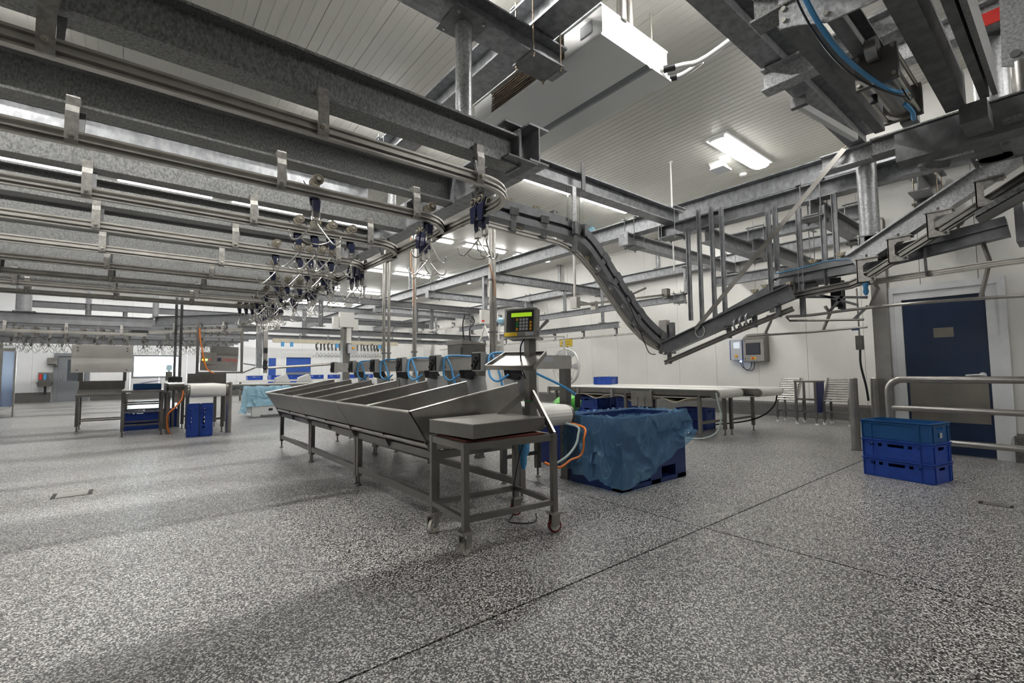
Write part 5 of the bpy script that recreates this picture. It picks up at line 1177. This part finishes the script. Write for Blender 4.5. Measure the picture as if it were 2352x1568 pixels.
MB().bx(1.3, 2.5, 16.0, 16.1, 1.2, 1.25).build('frame_rail', 'stainless_dark', pmh)
MB().bar((2.45, 16.0, 1.2), (3.0, 16.0, 1.45), .04, .04).bar((2.45, 16.05, 1.5), (3.2, 16.1, 1.38), .12, .03).build('side_arm', 'stainless', pmh)
MB().tube(smooth([(1.36, 15.9, 2.5), (1.38, 15.88, 2.2), (1.45, 15.86, 1.8), (1.52, 15.88, 1.45), (1.6, 15.9, 1.3), (1.78, 15.9, 1.18)], 5), .018).build('orange_cable', 'hose_orange', pmh)
# far white belt with film wrapped stack on a pallet truck
belt_far = T('belt_conveyor', 'long white belt crossing the hall behind the bollard', 'conveyor', (3.4, 17.2, 0))
MB().bx(1.7, 5.6, 16.9, 17.5, .78, .86).build('belt', 'belt_white', belt_far); MB().bx(1.7, 5.6, 16.87, 16.9, .72, .82).build('side_rail', 'stainless_dark', belt_far)
for x in (1.9, 3.2, 4.5): MB().bx(x - .03, x + .03, 16.95, 17.01, .0, .76).build('leg', 'stainless_dark', belt_far)
for i in range(7): MB().tube(smooth([(2.0 + .5 * i, 16.86, .74), (2.15 + .5 * i, 16.86, .66), (2.3 + .5 * i, 16.86, .68), (2.45 + .5 * i, 16.86, .74)], 3), .015, 6).build('cable', 'black_plastic', belt_far)
pt = T('pallet_scale', 'white low pallet scale under the wrapped stack', 'scale', (2.85, 14.6, 0))
MB().bx(2.45, 3.4, 14.2, 15.1, .1, .3).build('deck', 'enamel_white', pt)
for x in (2.45, 3.2): MB().bx(x, x + .2, 14.2, 14.4, .02, .1).build('foot', 'enamel_white', pt)
MB().bx(2.85, 2.95, 14.19, 14.2, .17, .23).build('socket', 'black_plastic', pt)
ws = T('wrapped_stack', 'stack under crumpled light blue film on the pallet scale', 'stack', (2.85, 14.65, .3))
MB().bx(2.42, 3.35, 14.3, 15.05, .3, .78).build('load', 'enamel_white', ws)
drape(2.4, 3.4, 14.25, 15.1, .8, lambda s: .3 if s % 4 < 3 else .1, inner=.02, seed=9, amp=.035, res=30).build('film_cover', 'film_light', ws)
# overhead conveyor with hooks far behind
bA = steel('dark beam over the far hook line at left', (-5.8, 18.3, 2.8), (.35, 18.3, 2.8), .3, .2, 'galv_far')
fr1 = T('overhead_rail', 'far hook rail crowded with trolleys', 'rail', (-2.5, 18.2, 2.36), 'far overhead rails')
MB().sweep(RPROF, [(-5.8, 18.2, 2.42), (.2, 18.2, 2.42)]).build('rail_section', 'rail_steel', fr1)
for x in (-5.2, -4, -2.8, -1.6, -.4): hanger(fr1, x, 18.2, 0, 2.42)
bB = steel('beam slanting away from the end of the collecting rail', (.4, 18.3, 2.86), (2.6, 15.9, 2.86), .3, .2, 'galv_far')
fr2 = T('overhead_rail', 'slanting hook rail between collecting rail and far hook line', 'rail', (1.5, 17, 2.4), 'far overhead rails')
MB().sweep(RPROF, [(.25, 18.2, 2.5), (.5, 18.0, 2.5), (2.4, 15.95, 2.5)]).build('rail_section', 'rail_steel', fr2)
for f in (.2, .5, .8): hanger(fr2, .5 + 1.9 * f, 18.0 - 2.05 * f, math.atan2(-2.05, 1.9), 2.5)
# low-detail far trolley: one mesh per hook
FT = MB()
for s in (-1, 1): FT.cyl((0, s * .05 - .012, .098), (0, s * .05 + .012, .098), .042, 10)
FT.bx(-.03, .03, -.02, .02, -.17, -.06); FT.bx(-.03, .03, .04, .06, -.1, .1)
FT.tube([(-.165, 0, -.345), (-.15, 0, -.42), (-.1, 0, -.41), (0, 0, -.255), (.1, 0, -.41), (.15, 0, -.42), (.165, 0, -.345)], .008, 5)
fm = FT.mesh('hook_trolley'); fm.materials.append(MAT['stainless_dark'])
def far_hook(x, y, z, rz, lab, grp):
    o = bpy.data.objects.new('hook_trolley', fm); COL.objects.link(o); o.location = (x, y, z); o.rotation_euler = (0, 0, rz); tag(o, lab, 'hook', grp)
for i in range(15): far_hook(-4.9 + .33 * i, 18.2, 2.42, random.uniform(-.5, .5), 'hook trolley on the far hook line behind the steel panel', 'hook trolleys on the far hook line')
for i in range(9):
    f = .1 + .09 * i; far_hook(.5 + 1.9 * f, 18.0 - 2.05 * f, 2.5, -.6 + random.uniform(-.4, .4), 'hook trolley on the slanting far rail', 'hook trolleys on the slanting rail')
for j in range(6):
    y = 19.6 + 1.2 * j
    t = T('overhead_rail', 'far storage rail full of hooks, %s of six' % ORD[j].replace('nearest', 'first'), 'rail', (-1.2, y, 2.4), 'far overhead rails')
    MB().bx(-5.4, 3.4, y - .02, y + .02, 2.46, 2.56).build('rail_section', 'galv_far', t); MB().bx(-5.4, 3.4, y + .05, y + .2, 2.85, 3.05).build('carrier_beam', 'galv_far', t)
    for x in (-5, -3, -1, 1, 3): MB().bx(x - .03, x + .03, y - .03, y + .1, 2.5, 2.9).build('hanger', 'galv_dark', t)
    for i in range(16): far_hook(-4.8 + .5 * i + random.uniform(-.1, .1), y, 2.5, random.uniform(-.8, .8), 'hook trolley on the %s far storage rail' % ORD[j].replace('nearest', 'first'), 'hook trolleys on the far storage rails')
for j in range(20): far_hook(5.2 + .14 * j, 18.0 + .02 * (j % 3), 2.2, random.uniform(-.6, .6), 'hook hanging below the cream track', 'hooks below the cream track')
ctk = T('cream_track', 'cream painted overhead track with blue clips', 'track', (6, 18, 2.2))
MB().bx(3.7, 8.4, 17.94, 18.06, 2.28, 2.42).build('track', 'belt_cream', ctk)
for x in (4.0, 4.3, 5.9, 6.15, 7.6): MB().bx(x - .05, x + .05, 17.9, 17.95, 2.14, 2.3).build('clip', 'hose_blue', ctk)
for x in (4.6, 5.6, 6.8, 7.8): MB().bx(x - .03, x + .03, 17.97, 18.03, 2.42, 2.6).build('hanger', 'galv', ctk)
steel('long low gantry beam crossing the hall', (2.5, 17.3, 2.68), (12.2, 17.3, 2.68), .2, .2, 'galv_far')
steel('second low gantry beam behind the first', (-.2, 19.2, 2.55), (12.2, 19.2, 2.55), .18, .16, 'galv_far')
for i, (y, z) in enumerate(((16.6, 3.81), (19.4, 3.81), (22, 3.6), (25.2, 3.95))):
    steel('high cross beam in the far hall, %s from the camera' % ORD[i].replace('nearest', 'first'), (2.8 if i < 2 else -3.0, y, z), (12.1, y, z), .22, .18, 'galv_far')
for i, (x, y, z0, z1, r) in enumerate(((-2.45, 18.3, 2.95, 5.1, .13), (-2.75, 19.6, 3.05, 5.1, .08), (-1.4, 22, 3.05, 5.1, .08), (-.4, 22, 3.05, 3.5, .07), (.4, 18.3, 2.95, 5.1, .08), (3.1, 16.7, 2.8, 3.7, .07), (4.9, 16.6, 2.8, 3.7, .08), (5.1, 19.4, 2.65, 3.7, .08), (8.6, 16.7, 2.78, 3.7, .07), (9.3, 16.7, 2.78, 3.7, .07), (11.2, 16.6, 2.78, 3.7, .07), (6.9, 19.3, 2.65, 3.7, .07))):
    tube_post('grey round post in the far hall, %s counted from the left' % (ORD + ['tenth', 'eleventh', 'twelfth'])[i].replace('nearest', 'first'), x, y, z0, z1, r, 'galv_far', plates=(r * 1.7, 0))
# signal and junction boxes on a column
ec = T('electric_column', 'steel column with grey junction boxes', 'column', (5.6, 16.1, 0))
MB().bx(5.5, 5.75, 16.1, 16.35, 0, 2.75).build('column_shaft', 'stainless_dark', ec)
for q in ((5.34, 5.82, 15.9, 16.1, 2.75, 3.26), (5.15, 5.36, 16.0, 16.2, 2.7, 3.1), (5.8, 6.0, 16.0, 16.2, 2.65, 3.05), (5.6, 5.75, 15.98, 16.1, 2.2, 2.78)): MB().bx(*q).build('junction_box', 'cable_white', ec)
sbx = MB().bx(5.63, 5.9, 15.85, 15.98, 1.85, 2.15).build('switch_box', 'key_grey', ec); MB().cyl((5.77, 15.85, 2.03), (5.77, 15.8, 2.03), .04, 12).build('rotary_switch', 'key_orange', sbx)
gp2 = T('gantry_post', 'grey gantry post with handset on its side', 'post', (2.9, 15.6, 1.2))
MB().bx(2.75, 2.9, 15.5, 15.62, 1.35, 2.6).build('post_shaft', 'galv', gp2); MB().bx(2.92, 3.04, 15.45, 15.55, 1.2, 2.6).build('post_shaft', 'stainless', gp2); MB().bx(2.93, 3.03, 15.4, 15.45, 1.8, 1.95).build('handset', 'black_plastic', gp2)
MB().tube([(3.0, 15.4, 1.35), (4.2, 15.5, 1.42), (5.4, 15.8, 1.5)], .04, 8).build('boom', 'stainless', gp2)
MB().lathe((2.98, 15.42, 1.3), (0, 0, 1), [(.03, 0), (.08, .05), (.05, .16), (.07, .25), (.02, .3)], 8).build('joint', 'black_plastic', gp2)
# vertical pipes dropping from the ceiling
def drop_pipes(label, xs, y, z0, z1, r, m='stainless', mid=None):
    t = T('drop_pipe', label, 'pipe', (xs[0], y, z0), 'vertical service pipes')
    for x in xs: MB().cyl((x, y, z0), (x, y, z1), r, 12).build('pipe', m, t)
    if mid: MB().tube(mid, .016).build('branch_pipe', 'copper', t)
    for z in (z0 + .6, z0 + 1.6): MB().bx(xs[0] - r - .01, xs[-1] + r + .01, y - r - .01, y + r + .01, z, z + .03).build('pipe_clip', 'galv_dark', t)
drop_pipes('pair of steel service pipes left of the junction column', (4.36, 4.48), 10.05, 0, 5.1, .035)
drop_pipes('steel service pipe with copper branch in mid hall', (4.72,), 9.25, 0, 5.1, .045, mid=[(4.6, 9.2, 5.0), (4.6, 9.2, 3.5), (4.66, 9.18, 3.3), (4.66, 9.18, 2.6)])
drop_pipes('steel service pipe behind the scale display', (5.2, 5.27), 7.05, 1.3, 5.1, .04, mid=[(5.12, 7.0, 3.2), (5.22, 6.98, 2.9), (5.24, 6.98, 2.6)])
# tall steel cabinet
tcb = T('steel_cabinet', 'tall plain steel cabinet behind the weighing arms', 'cabinet', (4.9, 7.3, 0))
MB().prism([(4.45, 6.9, .3), (4.95, 6.9, .3), (4.95, 6.9, 1.66), (4.45, 6.9, 1.66)], (0, .5, 0)).build('carcass', 'stainless_dark', tcb)
MB().prism([(4.43, 6.88, 1.66), (4.97, 6.88, 1.66), (4.97, 6.88, 1.68), (4.43, 6.88, 1.74)], (0, .54, 0)).build('sloped_roof', 'stainless', tcb)
MB().bx(4.435, 4.45, 6.93, 7.37, .35, 1.6).build('door', 'stainless_dark', tcb)
for x in (4.5, 4.9):
    for y in (6.95, 7.35): MB().bx(x - .03, x + .03, y - .03, y + .03, 0, .3).build('leg', 'stainless_dark', tcb)
for i, (x, y) in enumerate(((4.62, 7.1), (4.8, 7.15))):
    one('cable_tail', 'black cable rising from the tall cabinet, %s' % ('left one' if i == 0 else 'right one'), 'cable', MB().tube(smooth([(x, y, 1.7), (x - .03, y, 1.95), (x - .02 + .1 * i, y, 2.1), (x + .02, y, 2.2)], 5), .012, 6), 'black_plastic')
wh = T('wrapped_hose', 'white hoses wrapped in pale blue plastic on the hook rail', 'hose', (8.5, 10.9, 2.1))
for pts in ([(8.6, 11.9, 2.75), (8.6, 12.1, 2.5), (8.6, 12.2, 2.3), (8.6, 12.35, 2.1)], [(8.6, 12.0, 2.6), (8.6, 11.85, 2.4), (8.6, 11.7, 2.15)], [(8.6, 11.2, 2.75), (8.6, 11.25, 2.5), (8.6, 11.3, 2.1)], [(8.6, 10.5, 2.7), (8.6, 10.65, 2.4), (8.6, 10.9, 2.35), (8.6, 11.2, 2.4)]):
    MB().tube(smooth(pts, 4), .03, 8).build('hose', 'cable_white', wh)
MB().lathe((8.58, 11.15, 2.6), (0, 0, 1), [(.03, 0), (.1, .05), (.12, .14), (.05, .2)], 8).build('plastic_wrap', 'film_light', wh)
jb = T('junction_box', 'white junction box on a grey drop post', 'box', (7.8, 11.0, 2.4))
MB().bx(7.82, 7.94, 10.95, 11.05, 2.6, 3.95).build('post', 'galv', jb); MB().bx(7.65, 7.97, 10.85, 10.95, 2.55, 2.95).build('housing', 'cable_white', jb); MB().bx(7.66, 7.75, 10.84, 10.85, 2.6, 2.65).build('red_tag', 'red_paint', jb)
MB().tube(smooth([(7.95, 10.84, 2.7), (8.1, 10.8, 2.9), (8.12, 10.8, 3.2), (8.0, 10.85, 3.5)], 5), .016).build('white_cable', 'cable_white', jb)
# fan, sign post, mesh cage
fan = T('axial_fan', 'large grey drum fan behind the weighing arms', 'fan', (8.3, 8.15, .7))
MB().tube([(8.3, 8.15 + .44 * math.cos(a * .2618), 1.27 + .44 * math.sin(a * .2618)) for a in range(24)], .03, 8, closed=True).build('ring', 'mesh_wire', fan)
for r in (.12, .2, .28, .36): MB().tube([(8.24, 8.15 + r * math.cos(a * .2618), 1.27 + r * math.sin(a * .2618)) for a in range(24)], .006, 5, closed=True).build('guard_ring', 'mesh_wire', fan)
for a in range(6):
    t_ = a * math.pi / 3
    MB().bar((8.24, 8.15 + .05 * math.cos(t_), 1.27 + .05 * math.sin(t_)), (8.26, 8.15 + .43 * math.cos(t_), 1.27 + .43 * math.sin(t_)), .012, .012).build('guard_spoke', 'mesh_wire', fan)
    MB().prism([(8.3, 8.15 + .06 * math.cos(t_), 1.27 + .06 * math.sin(t_)), (8.27, 8.15 + .4 * math.cos(t_ - .2), 1.27 + .4 * math.sin(t_ - .2)), (8.33, 8.15 + .4 * math.cos(t_ + .25), 1.27 + .4 * math.sin(t_ + .25))], (.005, 0, 0)).build('blade', 'key_grey', fan)
MB().lathe((8.3, 8.15, 1.27), (-1, 0, 0), [(.08, -.1), (.08, .05), (.04, .07)], 16).build('hub', 'enamel_grey', fan)
MB().bx(8.27, 8.33, 7.95, 8.35, .02, .06).bx(8.28, 8.32, 8.13, 8.17, .06, .84).build('stand', 'galv', fan)
sg = T('warning_sign', 'yellow safety sign with black triangle on a post', 'sign', (8.5, 8.3, 1.8))
MB().bx(8.49, 8.5, 8.1, 8.54, 1.78, 1.97).build('plate', 'yellow', sg)
MB().bx(8.486, 8.49, 8.1, 8.54, 1.96, 1.97).bx(8.486, 8.49, 8.1, 8.54, 1.78, 1.79).bx(8.486, 8.49, 8.53, 8.54, 1.79, 1.96).bx(8.486, 8.49, 8.1, 8.11, 1.79, 1.96).build('border', 'black_paint', sg)
MB().prism([(8.488, 8.5, 1.81), (8.488, 8.39, 1.81), (8.488, 8.445, 1.93)], (.001, 0, 0)).build('triangle', 'black_paint', sg); MB().prism([(8.486, 8.475, 1.825), (8.486, 8.415, 1.825), (8.486, 8.445, 1.9)], (.001, 0, 0)).build('triangle_inside', 'yellow', sg)
for i in range(3): MB().bx(8.487, 8.489, 8.15, 8.35, 1.82 + .045 * i, 1.835 + .045 * i).build('print_line', 'joint_dark', sg)
MB().cyl((8.52, 8.3, 0), (8.52, 8.3, 2.1), .016, 8).build('post', 'mesh_wire', sg)
cg2 = T('mesh_cage', 'light wire mesh cage beside the drum fan', 'cage', (7.2, 8.0, 1.2))
for p, q in (((6.2, 8, 1.9), (8.1, 8, 2.0)), ((6.2, 8, 0), (6.2, 8, 1.9)), ((8.1, 8, 0), (8.1, 8, 2.0)), ((7.2, 8, 0), (7.2, 8, 1.95))): MB().bar(p, q, .04, .04).build('frame_bar', 'mesh_wire', cg2)
for i in range(16): MB().cyl((7.25 + .053 * i, 8, 1.2), (7.25 + .053 * i, 8, 1.95), .004, 4).build('wire', 'mesh_wire', cg2)
for i in range(10): MB().cyl((7.2, 8, 1.2 + .075 * i), (8.1, 8, 1.2 + .075 * i), .004, 4).build('wire', 'mesh_wire', cg2)
MB().bx(6.7, 7.15, 8.0, 8.01, 1.3, 1.95).build('cover_plate', 'key_grey', cg2)
# wall side pneumatic frame
pf = T('pusher_assembly', 'thin stainless pusher frame hanging by the wall', 'frame', (9, 7, 2.6))
for p, q in (((7.6, 7.1, 2.62), (10.3, 6.6, 3.05)), ((7.6, 7.1, 2.72), (8.4, 7.3, 2.72)), ((8.8, 7.0, 2.78), (9.8, 6.8, 3.2))): MB().bar(p, q, .03, .05).build('bar', 'stainless', pf)
MB().bx(7.5, 7.62, 7.0, 7.2, 2.55, 2.8).build('joint_block', 'stainless', pf); MB().bx(10.25, 10.4, 6.5, 6.65, 2.95, 3.2).build('end_block', 'stainless_dark', pf); MB().bx(8.35, 8.45, 7.2, 7.35, 2.6, 2.8).build('joint_block', 'stainless', pf)
MB().cyl((7.56, 7.1, 2.8), (7.56, 7.1, 3.95), .03, 10).build('drop_tube', 'stainless', pf)
# far left: washing corner
wm = T('tray_washer', 'steel machine with blue strip curtain at the left edge', 'machine', (-3.3, 20, 0))
MB().bx(-3.9, -3.08, 20.0, 21.5, .2, 2.15).build('housing', 'stainless', wm); MB().bx(-3.08, -2.84, 20.0, 20.04, .3, 1.93).build('curtain', 'curtain', wm)
MB().bx(-3.08, -2.82, 19.98, 20.06, 1.93, 2.02).build('hood', 'stainless', wm); MB().bx(-2.84, -2.8, 19.98, 20.06, 0, 1.93).build('post', 'stainless', wm)
MB().bx(-3.9, -3.1, 19.2, 19.95, .82, .88).build('outfeed', 'stainless_dark', wm)
for x in (-3.85, -3.15): MB().bx(x - .03, x + .03, 19.25, 19.31, 0, .82).build('leg', 'stainless_dark', wm)
sk = T('hand_basin', 'steel hand basin with soap bottles on the far wall', 'basin', (-3.25, 29.8, .6))
MB().prism([(-3.5, 29.6, .92), (-3.0, 29.6, .92), (-3.05, 29.6, .72), (-3.45, 29.6, .72)], (0, .38, 0)).build('bowl', 'stainless_dark', sk); MB().bx(-3.48, -3.02, 29.93, 29.99, .92, 1.36).build('splash_back', 'stainless', sk)
for x, m in ((-3.4, 'red_paint'), (-3.25, 'hose_blue'), (-3.1, 'galv_dark')): MB().cyl((x, 29.85, 1.02), (x, 29.85, 1.28), .05, 10).build('soap_bottle', m, sk)
MB().cyl((-3.22, 29.8, .35), (-3.22, 29.8, .72), .04, 10).build('waste_pipe', 'black_plastic', sk)
td = T('towel_dispenser', 'grey paper towel dispenser on the far wall', 'dispenser', (-3.0, 29.8, 1.7))
MB().bx(-3.2, -2.86, 29.75, 29.99, 1.68, 2.02).build('housing', 'stainless', td); MB().bx(-3.15, -2.9, 29.74, 29.75, 1.7, 1.74).build('slot', 'black_plastic', td)
wb_ = T('work_bench', 'white work bench line in front of the far wall', 'bench', (7, 24, 0))
MB().bx(3.5, 11, 23.6, 24.4, .82, .9).build('bench_top', 'belt_white', wb_)
for x in (3.6, 5.4, 7.2, 9, 10.8): MB().bx(x - .04, x + .04, 23.7, 23.78, 0, .82).build('leg', 'stainless_dark', wb_)
for i in range(7): dup(CR, (4.2 + .9 * i, 24.0, .9), .2 * i, 'small blue crate on the far work bench, %s from the left' % ORD[i].replace('nearest', 'first'), 'crates on the far bench')
for i, (x, y, rz) in enumerate(((5.0, 22.4, .3), (6.0, 22.6, -.2))):
    d_ = T('slicer', 'white plastic wrapped bench machine, %s' % ('left of the blue roll door' if i == 0 else 'in front of the blue roll door'), 'machine', (x, y, 0))
    MB().bx(x - .3, x + .3, y - .25, y + .25, 0, .8).build('base', 'stainless', d_); MB().prism([(x - .3, y - .2, .8), (x + .3, y - .2, .8), (x + .15, y - .2, 1.15), (x - .25, y - .2, 1.0)], (0, .4, 0)).build('head', 'enamel_white', d_)
